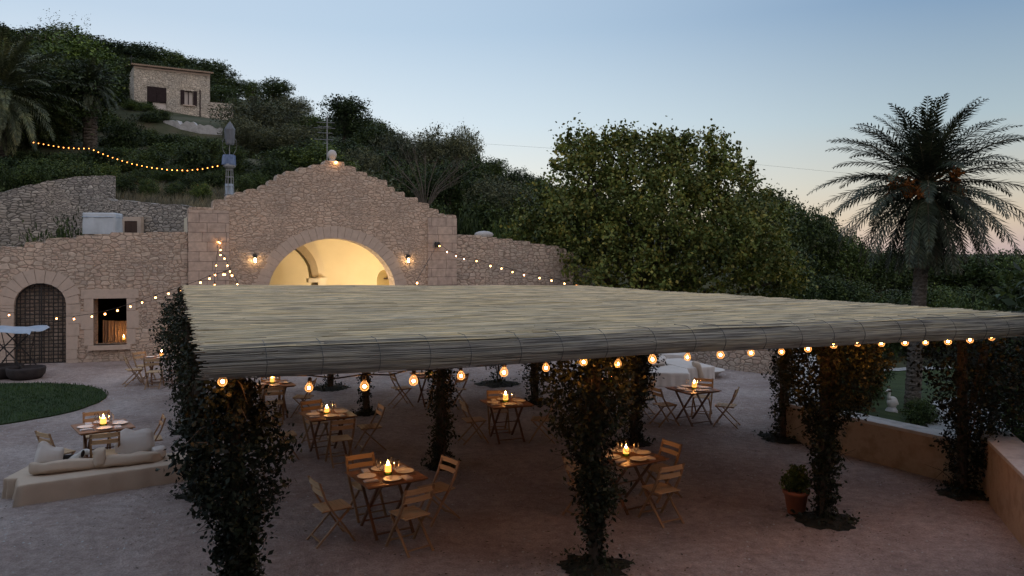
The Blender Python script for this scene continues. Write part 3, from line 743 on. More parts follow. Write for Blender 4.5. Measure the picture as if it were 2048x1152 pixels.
ut.prism([(q0, 3.25), (q1, 3.25), (q1, 3.5), (q0, 3.5)], [], WT + .02, 6.6); o = struct(ut.build('upper_terrace', M['terrain'])); o.location = PL.world(0, 0); o.rotation_euler = (0, 0, PL.ang)
# wrapped tank
def cloth_box(w_, d_, h_, seed=0, fold=.04, taper=.0, n=10):
    """a box under a draped sheet: rounded top, rippled sides"""
    b = MB(); m = 4 * n; rings = []
    def rr(k):
        t = k / n % 4; side = int(t); f = t - side
        return [(-w_ / 2 + w_ * f, -d_ / 2), (w_ / 2, -d_ / 2 + d_ * f), (w_ / 2 - w_ * f, d_ / 2), (-w_ / 2, d_ / 2 - d_ * f)][side]
    lv = [(0, 1 + taper, 1), (.25, 1 + taper * .7, .8), (.5, 1 + taper * .45, .6), (.75, 1 + taper * .2, .35), (.93, 1, .15), (.985, .985, .05), (1, .95, 0)]
    for z, sc, f in lv:
        ring = []
        for k in range(m):
            x, y = rr(k); a = math.atan2(y, x)
            g = fold * f * (math.sin(k * 1.7 + seed) + .6 * math.sin(k * .83 + 2 * seed)) + fold * .5 * mnoise.noise((x * 2, y * 2, z * 2 + seed))
            ring.append((x * sc + math.cos(a) * g, y * sc + math.sin(a) * g, z * h_))
        rings.append(ring)
    vs = [p for r_ in rings for p in r_]; fs = []
    for i in range(len(lv) - 1):
        for k in range(m): fs.append((i * m + k, i * m + (k + 1) % m, (i + 1) * m + (k + 1) % m, (i + 1) * m + k))
    fs.append(tuple((len(lv) - 1) * m + k for k in range(m)))
    return b.add(vs, fs)
p = at(206, 463, 28.6); h_ = at(0, 420, 28.6).z - at(0, 462, 28.6).z
tk = thing('covered_tank', 'boxy water tank wrapped in a pale blue grey sheet', 'tank', (p.x, p.y, p.z - .1), R(10))
cloth_box(1.1, .9, h_, 3, .05).build('cover', M['tarpw'], tk, True)
MB().tube([(-.56, -.46, h_ * .8), (.56, -.46, h_ * .8), (.56, .46, h_ * .8), (-.56, .46, h_ * .8), (-.56, -.46, h_ * .8)], .015, 5).build('strap', M['tarp'], tk)
MB().box((0, 0, -.12), (1.0, .8, .24)).build('base', M['dressed'], tk)

# ------------------------------------------------------------------ house on the hill
hz0 = CAMZ + 267 * 73.4 / FPX
PH = Plane((-34.1, 70.0), .61)
hs = thing('stone_house', 'small stone house with dark shutters high on the wooded hill', 'house', PH.world(0, 0), PH.ang)
a0 = PH.hit(268, 200)[0]; a1 = PH.hit(420, 200)[0]; zt0 = PH.hit(268, 131)[1]; zt1 = PH.hit(420, 148)[1]
holes = []
W1 = [PH.hit(294, 172), PH.hit(333, 219)]; W2 = [PH.hit(369, 181), PH.hit(386, 211)]
for A, B in (W1, W2): holes.append([(A[0], B[1]), (B[0], B[1]), (B[0], A[1]), (A[0], A[1])])
MB().prism([(a0, hz0 - 2.5), (a1, hz0 - .8), (a1, zt1), (a0, zt0)], holes, 0, .45).box((a0 + .225, 3.2, (hz0 - 2.5 + zt0) / 2), (.45, 5.5, zt0 - hz0 + 2.5)).box((a1 - .225, 3.2, (hz0 + zt1) / 2), (.45, 5.5, zt1 - hz0)).build('masonry', M['house'], hs)
rf = MB(); L_ = a1 - a0
vs = []
nt = 40
for j, (y, dz) in enumerate(((-.35, .0), (6.2, 1.0))):
    for i in range(nt * 2 + 1):
        f = i / (nt * 2); vs.append((a0 - .25 + (L_ + .5) * f, y, zt0 + (zt1 - zt0) * f + .1 + dz + (.07 if i % 2 else 0)))
k2 = nt * 2 + 1
rf.add(vs + [(v[0], v[1], v[2] - .14) for v in vs], [(i, i + 1, k2 + i + 1, k2 + i) for i in range(nt * 2)] + [(2 * k2 + i, i, i + 1, 2 * k2 + i + 1)[::-1] for i in range(nt * 2)])
rf.build('roof', M['tile'], hs)
cr = MB(); z = (zt0 + zt1) / 2
cr.prism([(a0, zt0 - .22), (a1, zt1 - .22), (a1, zt1 - .03), (a0, zt0 - .03)], [], -.08, -.003); cr.build('cornice', M['dressed'], hs)
# window one: closed shutters with a pale panel below; window two: open shutters with pale curtain
w1 = MB(); x0, x1 = W1[0][0], W1[1][0]; zt, zb = W1[0][1], W1[1][1]; zr = zt - (zt - zb) * .70
for i in (0, 1): w1.box((x0 + (x1 - x0) * (.25 + .5 * i), .06, (zt + zr) / 2), ((x1 - x0) / 2 - .03, .05, zt - zr - .02))
for i in range(14): w1.box(((x0 + x1) / 2, .03, zr + (zt - zr) * (i + .5) / 14), (x1 - x0 - .1, .03, .035))
w1.build('shutter', M['shutter'], hs)
MB().box(((x0 + x1) / 2 + .25, .2, (zr + zb) / 2), ((x1 - x0) * .7, .05, zr - zb)).build('balcony_panel', M['linen2'], hs)
def lint(x0, x1, zt):
    m = (x0 + x1) / 2; hw = (x1 - x0) / 2 + .15
    return voussoirs(m, hw, zt + .04, zt + .32, 9, .22, -.03, .2)
lint(x0, x1, zt).build('lintel_arch', M['house'], hs)
x0, x1 = W2[0][0], W2[1][0]; zt, zb = W2[0][1], W2[1][1]
for sx, x in ((-1, x0), (1, x1)):
    b = MB().box((x + sx * .18, -.04, (zt + zb) / 2), (.34, .05, zt - zb + .04))
    for i in range(10): b.box((x + sx * .18, -.075, zb + (zt - zb) * (i + .5) / 10), (.28, .02, .04))
    b.build('shutter', M['shutter'], hs)
wf = MB().box(((x0 + x1) / 2, .2, (zt + zb) / 2), (.07, .06, zt - zb)).box(((x0 + x1) / 2, .2, zt - .03), (x1 - x0, .06, .06)).box(((x0 + x1) / 2, .2, zb + .03), (x1 - x0, .06, .06)).build('window_frame', M['shutter'], hs)
MB().box(((x0 + x1) / 2, .3, (zt + zb) / 2), (x1 - x0, .03, zt - zb)).build('window_curtain', M['linen2'], hs)
lint(x0 - .1, x1 + .1, zt).build('lintel_arch', M['house'], hs)
MB().box(((x0 + x1) / 2, -.05, zb - .05), (x1 - x0 + .3, .2, .1)).build('window_sill', M['dressed'], hs)
q = PH.hit(400, 180); MB().tube([(q[0], -.06, q[1]), (q[0], -.06, hz0 - .4)], .05, 6).build('drainpipe', M['shutter'], hs)
MB().box(((a0 + a1) / 2, 5.8, zt0 - 2), (a1 - a0 - .2, .3, 5)).build('rear_wall', M['house'], hs)
q = PH.hit(265, 120); MB().tube([(q[0], 1, zt0), (q[0], 1, zt0 + 1.1)], .03, 5).bar((q[0] - .25, 1, zt0 + .9), (q[0] + .25, 1, zt0 + .9), .03, .03).build('roof_cross', M['iron'], hs)
an = thing('garden_wall', 'low stone wall running beside the hillside house', 'wall', PH.world(0, 0), PH.ang)
b0 = PH.hit(421, 200)[0]; b1 = PH.hit(468, 200)[0]
MB().prism([(b0 + .01, hz0 - 1), (b1, hz0 - 1), (b1, PH.hit(468, 207)[1]), (b0 + .01, PH.hit(421, 203)[1])], [], .3, .7).build('masonry', M['house'], an)
rp = []
for px, py, Y, yb in ((326, 247, 60.5, 268), (360, 249, 60, 268), (400, 252, 60, 270), (445, 258, 60.5, 280)):
    p = at(px, py, Y); q = at(px, yb, Y); rp.append((p.x, p.y, q.z - 1.2, p.z + .15))
strip_wall('rock_ledge', 'pale rocky ledge on the hill below the house', dens(rp, 6, .18, 5), M['rock'], cat='rock')

# the house from whose upper floor the terrace is seen; unseen, added tall and dark to shut off sky
vh = thing('unseen_villa', 'tall dark villa facing the terrace and the reed roof', 'house', (0, -2.2, 0))
MB().box((-3, -4, 6.5), (44, 8, 13)).build('wall', M['unseen_villa'], vh)
MB().box((-3, -4, 13.15), (45, 9, .3)).build('roof', M['tile'], vh)
# ------------------------------------------------------------------ low garden walls
def lw(pts, zt): return [(p[0], p[1], -2.2, zt) for p in pts]
# walls run so that the thick side lies outside the terrace
strip_wall('garden_wall', 'low rendered wall at the terrace edge ending in a wide flat top', dens(lw([(7.36, 12.3), (5.45, 15.6)][::-1], .68), 8, 0), M['lowwall'], .4, (M['cap'], .05))
strip_wall('garden_wall', 'higher ochre wall running along the terrace edge towards the viewer', dens(lw([(7.40, 12.3), (6.2, 9.0), (5.6, 7.2)], .9), 8, 0), M['lowwall'], .42, (M['cap'], .05))
strip_wall('garden_wall', 'curved pale stone wall around the far lounge corner', dens(lw([(2.0, 32.5), (3.2, 30.2), (4.6, 28.0), (6.1, 25.9), (7.08, 24.4), (7.9, 23.65), (8.45, 23.2)], .76), 5, .01), M['rwing'], .5, (M['cap'], .05))
strip_wall('garden_wall', 'low wall with broad white top linking the two terrace corners', dens(lw([(8.45, 23.1), (6.9, 19.3), (5.47, 15.75)], .68), 8, 0), M['lowwall'], .75, (M['cap'], .05))

# ------------------------------------------------------------------ garden below the wall
def drape(name, pts, wd, mat, dz=.06, n=14):
    b = MB(); P = []
    for a, c in zip(pts, pts[1:]):
        for k in range(n): P.append(Vector(a).lerp(Vector(c), k / n))
    P.append(Vector(pts[-1])); vs = []
    rr = random.Random(5)
    for i, p in enumerate(P):
        d = (P[min(i + 1, len(P) - 1)] - P[max(i - 1, 0)]).normalized(); nn = Vector((-d.y, d.x)); ww_ = wd * (1 + .25 * rr.uniform(-1, 1))
        for e in (-1, -.33, .33, 1):
            q = p + nn * ww_ * e / 2; vs.append((q.x, q.y, terrain_z(q.x, q.y) + dz))
    return b.add(vs, [(i * 4 + k, i * 4 + k + 1, i * 4 + 5 + k, i * 4 + 4 + k) for i in range(len(P) - 1) for k in range(3)]).build(name, mat, None, True)
struct(drape('path', [(22, 31), (16.5, 27.5), (14.2, 24.0), (13.2, 20.5), (12.5, 16)], 2.8, M['gpath']))
struct(drape('garden_path', [(10, 33.5), (14.5, 35.5), (20, 36), (30, 37)], .7, M['gpath'], .08))
struct(drape('garden_lawn', [(9.5, 27), (14, 30.5), (19, 33), (28, 34)], 6.0, M['garden'], .04))

# ------------------------------------------------------------------ foliage
def leaf_cloud(P, size, seed, nrm=None, stretch=.5, up=.0):
    """rhombic leaves at points P -> V,F arrays"""
    r = np.random.default_rng(seed); n = len(P)
    d = r.normal(size=(n, 3)); d[:, 2] += up; d /= np.linalg.norm(d, axis=1)[:, None]
    e = r.normal(size=(n, 3)); e -= d * (e * d).sum(1)[:, None]; e /= np.linalg.norm(e, axis=1)[:, None]
    s = size * r.uniform(.6, 1.35, n)[:, None]
    bend = np.cross(d, e) * s * r.uniform(-.15, .15, n)[:, None]
    V = np.stack([P - d * s * .5, P + e * s * stretch * .5 + bend, P + d * s * .5, P - e * s * stretch * .5 + bend], 1).reshape(-1, 3)
    return V, np.arange(4 * n).reshape(-1, 4)
def crown_points(lobes, nclump, per, crad, seed, shell=.75):
    r = np.random.default_rng(seed); vol = np.array([l[3] * l[4] * l[5] for l in lobes]) ** .66; pick = r.choice(len(lobes), nclump, p=vol / vol.sum())
    L_ = np.array(lobes, np.float32)[pick]
    d = r.normal(size=(nclump, 3)); d /= np.linalg.norm(d, axis=1)[:, None]
    rad = np.where(r.random(nclump) < .8, r.uniform(shell, 1.08, nclump), r.uniform(.2, shell, nclump))
    C = L_[:, :3] + d * L_[:, 3:6] * rad[:, None]
    ofs = r.normal(size=(nclump, per, 3)) * crad * r.uniform(.5, 1.4, (nclump, 1, 1))
    return (C[:, None, :] + ofs).reshape(-1, 3)
def tree_proto(name, kind, seed, height=6.0, width=5.0, nlobes=9, nclump=520, per=16, crad=.22, leaf=.2, lo=.12, trunk_r=.16, spikes=0):
    """crown base radius/height normalised to given size, foot at z=0"""
    r = random.Random(seed); lobes = []
    for k in range(nlobes):
        a = r.uniform(0, 6.28); q = math.sqrt(r.random()) * .62; zz = r.uniform(lo + .2, .78)
        sh = (1 - abs(zz - .48) * 1.1); rr_ = r.uniform(.2, .34)
        lobes.append((math.cos(a) * q * width / 2 * sh * 1.3, math.sin(a) * q * width / 2 * sh * 1.3, zz * height, rr_ * width * .75, rr_ * width * .75, rr_ * height * .55))
    lobes.append((0, 0, .5 * height, width * .33, width * .33, height * .36))
    P = crown_points(lobes, nclump, per, crad, seed)
    if spikes:
        q = np.random.default_rng(seed + 5); extra = []
        for _ in range(spikes):
            l = lobes[q.integers(len(lobes))]; d = q.normal(size=3); d[2] = abs(d[2]) + .8; d /= np.linalg.norm(d)
            c0 = np.array(l[:3]) + d * np.array(l[3:6]) * .9; ln = q.uniform(.3, 1.0) * height * .14
            t = q.random(26)[:, None]; extra.append(c0 + d * ln * t + q.normal(size=(26, 3)) * .1 * (1.2 - t))
        P = np.concatenate([P] + extra)
    P = P[P[:, 2] > .15]
    V, F = leaf_cloud(P, leaf, seed + 1)
    root = bpy.data.objects.new(name, None); COL.objects.link(root)
    np_mesh('crown', V, F, M[kind], root)
    t = MB(); t.tube([(0, 0, -.6), (.05, 0, height * .2), (-.04, .05, height * .45), (0, 0, height * .72)], [trunk_r * 1.25, trunk_r, trunk_r * .7, trunk_r * .25], 8)
    for k in range(min(nlobes, 9)):
        l = lobes[k]; z0 = height * r.uniform(.15, .4)
        t.tube([(0, 0, z0), (l[0] * .5, l[1] * .5, (z0 + l[2]) / 2 + .1), (l[0] * .95, l[1] * .95, l[2])], [trunk_r * .55, trunk_r * .35, trunk_r * .12], 6)
    t.build('trunk', M['bark'], root)
    remember(root)
    return root
PROTO = {
    'dark1': tree_proto('leafy_tree', 'leaf_dark', 1), 'dark2': tree_proto('leafy_tree', 'leaf_dark', 2, nlobes=12),
    'mid': tree_proto('leafy_tree', 'leaf_mid', 3, leaf=.18), 'light': tree_proto('light_green_tree', 'leaf_light', 4, 7, 5, 12, 640, 16, .25, .2, spikes=14),
    'olive': tree_proto('olive_tree', 'leaf_olive', 5, 5.5, 5.5, 11, 760, 18, .24, .15, spikes=24), 'shrub': tree_proto('shrub', 'leaf_mid', 6, 3, 4, 9, 380, 16, .2, .17, lo=0, trunk_r=.06),
    'dshrub': tree_proto('shrub', 'leaf_dark', 7, 3, 4, 9, 380, 16, .2, .17, lo=0, trunk_r=.06),
    'conifer': tree_proto('juniper_tree', 'leaf_mid', 8, 5, 2, 8, 360, 16, .14, .12, lo=0, trunk_r=.08),
}
PH_ = {'dark1': 6, 'dark2': 6, 'mid': 6, 'light': 7, 'olive': 5.5, 'shrub': 3, 'dshrub': 3, 'conifer': 5}
PW_ = {'dark1': 5, 'dark2': 5, 'mid': 5, 'light': 5, 'olive': 5.5, 'shrub': 4, 'dshrub': 4, 'conifer': 2}
used = set(); tr = random.Random(77)
def place_tree(px, ytop, Y, kind, wpx, label, group, cat='tree'):
    X = (px - 1024) / FPX * Y; zg = terrain_z(X, Y) - .15
    zt = CAMZ + (HY - ytop) / FPX * Y; h = max(1.0, zt - zg); wd = wpx / FPX * Y
    sc = (wd / PW_[kind], wd / PW_[kind] * tr.uniform(.9, 1.1), h / PH_[kind])
    src = PROTO[kind]
    if kind in used: o = dup(src, (X, Y, zg), tr.uniform(0, 6.28), label, group, sc)
    else:
        used.add(kind); o = src; o.location = (X, Y, zg); o.scale = sc; o['label'] = label; o['group'] = group
    o['category'] = cat
    return o
ridge = [(-70, 25, 80, 'dark1', 190), (-20, 38, 82, 'mid', 170), (60, 52, 88, 'dark2', 170), (130, 45, 84, 'mid', 150), (200, 70, 92, 'dark1', 140), (250, 72, 95, 'dark2', 130), (300, 88, 98, 'dark1', 130),
         (345, 95, 100, 'mid', 120), (390, 106, 98, 'dark2', 120), (425, 124, 96, 'dark1', 110), (470, 150, 92, 'dark2', 100), (505, 158, 90, 'conifer', 40), (545, 150, 84, 'dark1', 110), (590, 190, 80, 'olive', 90),
         (280, 108, 86, 'dark2', 120), (440, 165, 84, 'mid', 100), (380, 125, 90, 'dark1', 120)]
for a in ridge: place_tree(*a, 'dark leafy tree on the ridge line above the stone house' if a[3] != 'conifer' else 'slim pointed juniper standing out on the ridge line', 'trees along the ridge')
slope = [(-50, 318, 32.6, 'dshrub', 130), (10, 326, 32.4, 'dshrub', 120), (60, 322, 32.6, 'shrub', 90), (480, 350, 37, 'dshrub', 70), (505, 340, 38, 'shrub', 70), (-60, 300, 35.5, 'dshrub', 130), (20, 318, 34.5, 'dshrub', 120), (95, 312, 34.2, 'shrub', 110), (165, 318, 34, 'dshrub', 100), (210, 322, 35, 'shrub', 70), (60, 300, 37, 'dshrub', 120), (-30, 330, 33, 'shrub', 110), (35, 75, 60, 'dark2', 190), (-40, 120, 52, 'dark1', 220), (205, 150, 64, 'dark1', 110), (85, 175, 50, 'mid', 160), (30, 200, 46, 'dark2', 180), (130, 225, 46, 'dark1', 150), (205, 215, 52, 'mid', 100), (80, 270, 40, 'dshrub', 150),
         (200, 290, 38.5, 'dshrub', 120), (-20, 280, 38, 'dark1', 160), (135, 300, 36.5, 'shrub', 110), (228, 160, 72, 'dark2', 60)]
for a in slope: place_tree(*a, 'dense dark tree in the thicket left of the hillside house', 'trees in the left thicket')
place_tree(140, 62, 57, 'light', 190, 'bright green tree rising above the dark thicket', 'bright tree')
under = [(246, 226, 66, 'dshrub', 46), (287, 236, 64, 'shrub', 50), (322, 246, 61, 'dshrub', 50), (262, 240, 62, 'shrub', 50), (300, 254, 58, 'dshrub', 60), (250, 342, 34.5, 'dshrub', 60), (300, 352, 34, 'shrub', 50), (352, 358, 34, 'dshrub', 60), (405, 362, 34, 'shrub', 50), (276, 335, 36, 'dshrub', 70), (380, 345, 35.5, 'dshrub', 70), (266, 218, 66, 'dshrub', 34), (300, 240, 60, 'dshrub', 60), (262, 250, 54, 'shrub', 80), (240, 262, 50, 'dshrub', 90), (380, 276, 50, 'shrub', 80), (425, 272, 52, 'dshrub', 70), (340, 290, 47, 'dshrub', 90), (250, 320, 40, 'shrub', 90), (420, 345, 37.5, 'dshrub', 80), (330, 345, 37.5, 'shrub', 80), (270, 335, 38.5, 'dshrub', 90), (310, 272, 52, 'shrub', 70), (355, 283, 50, 'dshrub', 90), (405, 282, 48, 'shrub', 100), (285, 300, 46, 'dshrub', 90), (335, 312, 44, 'shrub', 100),
         (235, 300, 43, 'dshrub', 90), (400, 320, 41, 'dshrub', 110), (445, 300, 44, 'dshrub', 90), (300, 330, 40, 'shrub', 90), (360, 345, 38, 'dshrub', 80), (450, 345, 38.5, 'shrub', 60), (300, 262, 56, 'conifer', 30), (283, 268, 55, 'conifer', 26), (335, 268, 54, 'conifer', 22)]
for a in under: place_tree(*a, 'rounded shrub on the slope below the stone house' if a[3] != 'conifer' else 'narrow young juniper on the slope below the stone house', 'shrubs below the house', 'shrub')
midt = [(530, 192, 58, 'olive', 170, 'large grey green olive tree right of the hillside house'), (485, 230, 52, 'olive', 110, None), (585, 245, 52, 'olive', 130, None), (690, 183, 62, 'dark1', 150, 'tall dark tree standing against the sky behind the gable'), (745, 222, 63, 'dark2', 90, None), (630, 225, 60, 'mid', 110, None),
        (655, 260, 48, 'dark2', 130, None), (560, 300, 44, 'dark1', 130, None), (720, 290, 46, 'olive', 130, None), (790, 258, 56, 'olive', 130, None), (860, 250, 57, 'olive', 130, None), (930, 248, 58, 'olive', 110, None), (985, 305, 60, 'dark1', 90, None),
        (1030, 322, 62, 'dark2', 90, None), (900, 300, 47, 'dark1', 130, None), (800, 310, 46, 'dark2', 120, None), (960, 335, 48, 'dark2', 120, None), (1075, 345, 64, 'mid', 100, None), (1010, 372, 47, 'dark1', 110, None), (930, 385, 43, 'dshrub', 110, None),
        (870, 385, 42, 'dark1', 90, None), (990, 420, 42, 'shrub', 100, None), (1050, 420, 46, 'dark2', 120, None), (480, 330, 42, 'dark2', 90, None), (600, 330, 41, 'dark2', 120, None), (780, 370, 41, 'dshrub', 90, None), (1110, 365, 66, 'dark1', 110, None), (1060, 480, 40, 'dshrub', 120, None)]
for a in midt: place_tree(*a[:5], a[5] or ('grey green olive tree on the slope behind the gable' if a[3] == 'olive' else 'dark leafy tree on the slope behind the gable'), 'trees behind the gable')
right = [(1170, 375, 68, 'dark1', 130), (1500, 345, 58, 'dark2', 150), (1550, 358, 62, 'dark1', 140), (1600, 378, 64, 'dark2', 140), (1650, 412, 66, 'dark1', 140), (1700, 448, 66, 'mid', 140), (1760, 474, 68, 'dark2', 150), (1830, 482, 70, 'dark1', 150),
         (1895, 486, 70, 'dark2', 140), (1960, 490, 68, 'dark1', 140), (2035, 480, 66, 'dark2', 150), (2080, 488, 60, 'mid', 150), (2200, 470, 66, 'dark2', 170), (2290, 480, 60, 'dark1', 180), (2120, 490, 62, 'dark1', 160),
         (1570, 470, 46, 'dark1', 150), (1640, 520, 44, 'dark2', 140), (1710, 545, 43, 'dark1', 140), (1790, 560, 44, 'dark2', 150), (1870, 562, 43, 'mid', 130), (1940, 560, 45, 'dark1', 140), (2020, 565, 43, 'dark2', 140), (2090, 545, 40, 'dark1', 150),
         (1620, 575, 38, 'dshrub', 130), (1690, 590, 38, 'dshrub', 140), (1760, 600, 40, 'shrub', 120), (1830, 600, 41, 'dshrub', 120), (1905, 575, 39, 'shrub', 120), (1975, 595, 40, 'dshrub', 130), (2050, 590, 38, 'dshrub', 140)]
for a in right: place_tree(*a, 'dark tree in the wood behind the palm' if 'shrub' not in a[3] else 'dark shrub at the wood edge behind the palm', 'trees behind the palm')
near = [(2500, 150, 13, 'dark2', 700, 'unseen tall tree added beside the high ochre wall to block sky'), (2330, 250, 18, 'dark1', 480, 'unseen tall tree added farther along the high wall to block sky'), (2280, 330, 24, 'dark2', 380, 'unseen tree added past the ochre wall to block sky'), (2900, 0, 9.5, 'dark1', 900, 'unseen spreading tree added over the near wall end to block sky'), (1690, 655, 26, 'dshrub', 150, 'dark shrub just beyond the wall left of the palm'), (1840, 790, 25, 'dshrub', 90, 'low shrub at the foot of the palm'), (1985, 640, 23, 'dark2', 170, 'bushy dark tree beyond the high wall'), (2070, 700, 19, 'dshrub', 160, 'dark shrub behind the high ochre wall'), (1740, 690, 29, 'dshrub', 90, 'small dark shrub beside the white statue')]  # first four stand out of frame, added to block low sky light
for px, yt, Y, k, wpx, lab in near: place_tree(px, yt, Y, k, wpx, lab, 'shrubs by the garden wall', 'shrub')
place_tree(135, 410, 29.6, 'dshrub', 150, 'dark bush growing behind the low wall above the gate', 'bushes behind the wall', 'shrub')
place_tree(60, 445, 29.0, 'dshrub', 110, 'low bush spilling over the wall end above the gate', 'bushes behind the wall', 'shrub')
# more undergrowth trees over the whole slope, clear of the house, the ledge and the tower
ur = random.Random(31); nu_t = 0
SKYX = (-90, 0, 150, 250, 400, 440, 500, 560, 600, 640, 690, 740, 800, 900, 980, 1100, 1200); SKYY = (20, 38, 62, 92, 120, 150, 165, 190, 235, 232, 195, 220, 262, 255, 305, 350, 385)
while nu_t < 150:
    Y = ur.uniform(39, 112); px = ur.uniform(-90, 1180); X = (px - 1024) / FPX * Y; zg = terrain_z(X, Y)
    if facade_d(X, Y) < 8: continue
    h = ur.uniform(1.8, 5.5); ytop = HY - (zg + h - CAMZ) * FPX / Y; wpx = h * ur.uniform(1.0, 1.5) * FPX / Y; yb = HY - (zg - CAMZ) * FPX / Y
    if px + wpx / 2 > 252 and px - wpx / 2 < 428 and Y < 74 and ytop < 222: continue
    if px + wpx / 2 > 322 and px - wpx / 2 < 452 and Y < 60 and ytop < 268 and yb > 240: continue
    if ytop < np.interp(px, SKYX, SKYY) + 14: continue
    kind = ur.choice(['dark1', 'dark2', 'dshrub', 'shrub', 'mid', 'olive'] if px > 430 else ['dark1', 'dark2', 'dshrub', 'shrub', 'dshrub'])
    place_tree(px, ytop, Y, kind, wpx, 'low olive bush among the dark trees of the hillside' if kind == 'olive' else 'low leafy bush filling the wooded hillside', 'bushes over the hillside', 'bush'); nu_t += 1
# the big maple
bt = thing('maple_tree', 'broad olive green maple with ragged top shoots behind the reed roof', 'tree', ((1300 - 1024) / FPX * 36, 36, -1.2))
def bl(px, py, rx, ry, dy=0): p = at(px, py, 36); return (p.x - bt.location.x, dy, p.z + 1.2, rx * 36 / FPX, rx * 36 / FPX * .9, ry * 36 / FPX)
lobes = [bl(1300, 450, 180, 120), bl(1180, 420, 110, 100, -.8), bl(1110, 480, 80, 90, .5), bl(1200, 340, 75, 70), bl(1290, 330, 90, 65, .5), bl(1390, 350, 90, 75, -.4), bl(1450, 400, 80, 80, .3), bl(1500, 470, 75, 90), bl(1400, 480, 130, 110, -1.4), bl(1250, 520, 140, 100, -1.5), bl(1340, 300, 45, 40), bl(1150, 310, 40, 45), bl(1520, 540, 60, 70), bl(1080, 440, 50, 50), bl(1065, 520, 50, 60, .3), bl(1555, 480, 50, 70, .6), bl(1565, 560, 50, 50), bl(1165, 345, 40, 50, -1.2), bl(1340, 380, 60, 40, -1.6), bl(1240, 430, 70, 45, -1.9), bl(1440, 470, 60, 45, -1.8), bl(1240, 290, 40, 30), bl(1430, 310, 35, 50)]
P = crown_points(lobes, 1500, 42, .25, 21, .8)
q = np.random.default_rng(9); ex = []
for px, y0_, y1_, dx in ((1142, 330, 256, -4), (1180, 320, 268, 6), (1232, 300, 262, 4), (1268, 290, 268, 3), (1305, 290, 280, 0), (1362, 300, 275, 6), (1388, 310, 290, -4), (1420, 330, 252, 4), (1470, 370, 283, 8), (1492, 380, 320, 12), (1115, 340, 322, -12), (1340, 300, 272, 2), (1210, 310, 275, 2)):
    t = q.random((190, 1)); a = np.array(at(px, y0_, 36)) - np.array(bt.location); b = np.array(at(px + dx, y1_, 36)) - np.array(bt.location)
    ex.append(a + (b - a) * t + q.normal(size=(190, 3)) * (.19 - .13 * t))
P = np.concatenate([P] + ex); P = P[P[:, 2] > .4]
V, F = leaf_cloud(P, .165, 22, stretch=.75); np_mesh('crown', V, F, M['leaf_maple'], bt)
t = MB(); t.tube([(0, 0, -.5), (.05, 0, 1.5), (0, .1, 3.2), (.1, 0, 6.5)], [.4, .33, .25, .08], 10)
for l in lobes: t.tube([(0, 0, 2.0), (l[0] * .5, l[1] * .5, (2 + l[2]) / 2), (l[0], l[1], l[2])], [.16, .1, .04], 6)
t.build('trunk', M['bark'], bt)
# bare branched bush behind the gable
bb = thing('bare_bush', 'leafless twiggy bush on the slope behind the gable', 'bush', (0, 0, 0)); bp = at(850, 400, 40); bb.location = bp
tm = MB(); rr = random.Random(8)
for k in range(26):
    a = rr.uniform(-1.2, 1.2); L_ = rr.uniform(1.6, 3.0); y = rr.uniform(-.6, .6)
    pts_ = [(0, 0, -.6)] + [(math.sin(a) * L_ * f * (1 + .2 * f), y * f, L_ * math.cos(a * .8) * f) for f in (.35, .7, 1)]
    tm.tube(pts_, [.022, .016, .011, .005], 4)
    for j in range(3):
        f = rr.uniform(.4, .9); b0 = Vector(pts_[1]).lerp(Vector(pts_[3]), f); tm.tube([b0, b0 + Vector((rr.uniform(-.5, .5), rr.uniform(-.3, .3), rr.uniform(.3, .8)))], [.009, .003], 3)
tm.build('branches', mottled('grey_twig', (.09, .08, .065), (.15, .13, .11), 5), bb)
# tall wispy shoots at the upper left skyline
ws = thing('wispy_tree', 'thin wispy tree top against the sky at the upper edge of the hill', 'tree', at(115, 90, 62)); q = np.random.default_rng(4); ex = []
for k in range(16):
    x0_ = q.uniform(-3.2, 1.8); ln = q.uniform(1.5, 3.6); t = q.random((50, 1)); d = np.array([q.uniform(-.35, .45), 0, 1]) * ln
    ex.append(np.array([x0_, q.uniform(-1, 1), -.8]) + d * t + q.normal(size=(50, 3)) * .17 * (1.1 - .5 * t))
V, F = leaf_cloud(np.concatenate(ex), .16, 6, stretch=.35); np_mesh('crown', V, F, M['leaf_olive'], ws)
tm = MB()
for k in range(9): tm.tube([(-2.4 + k * .5, 0, -8), (-2.6 + k * .55, 0, .8)], [.05, .02], 4)
tm.build('trunk', M['bark'], ws)

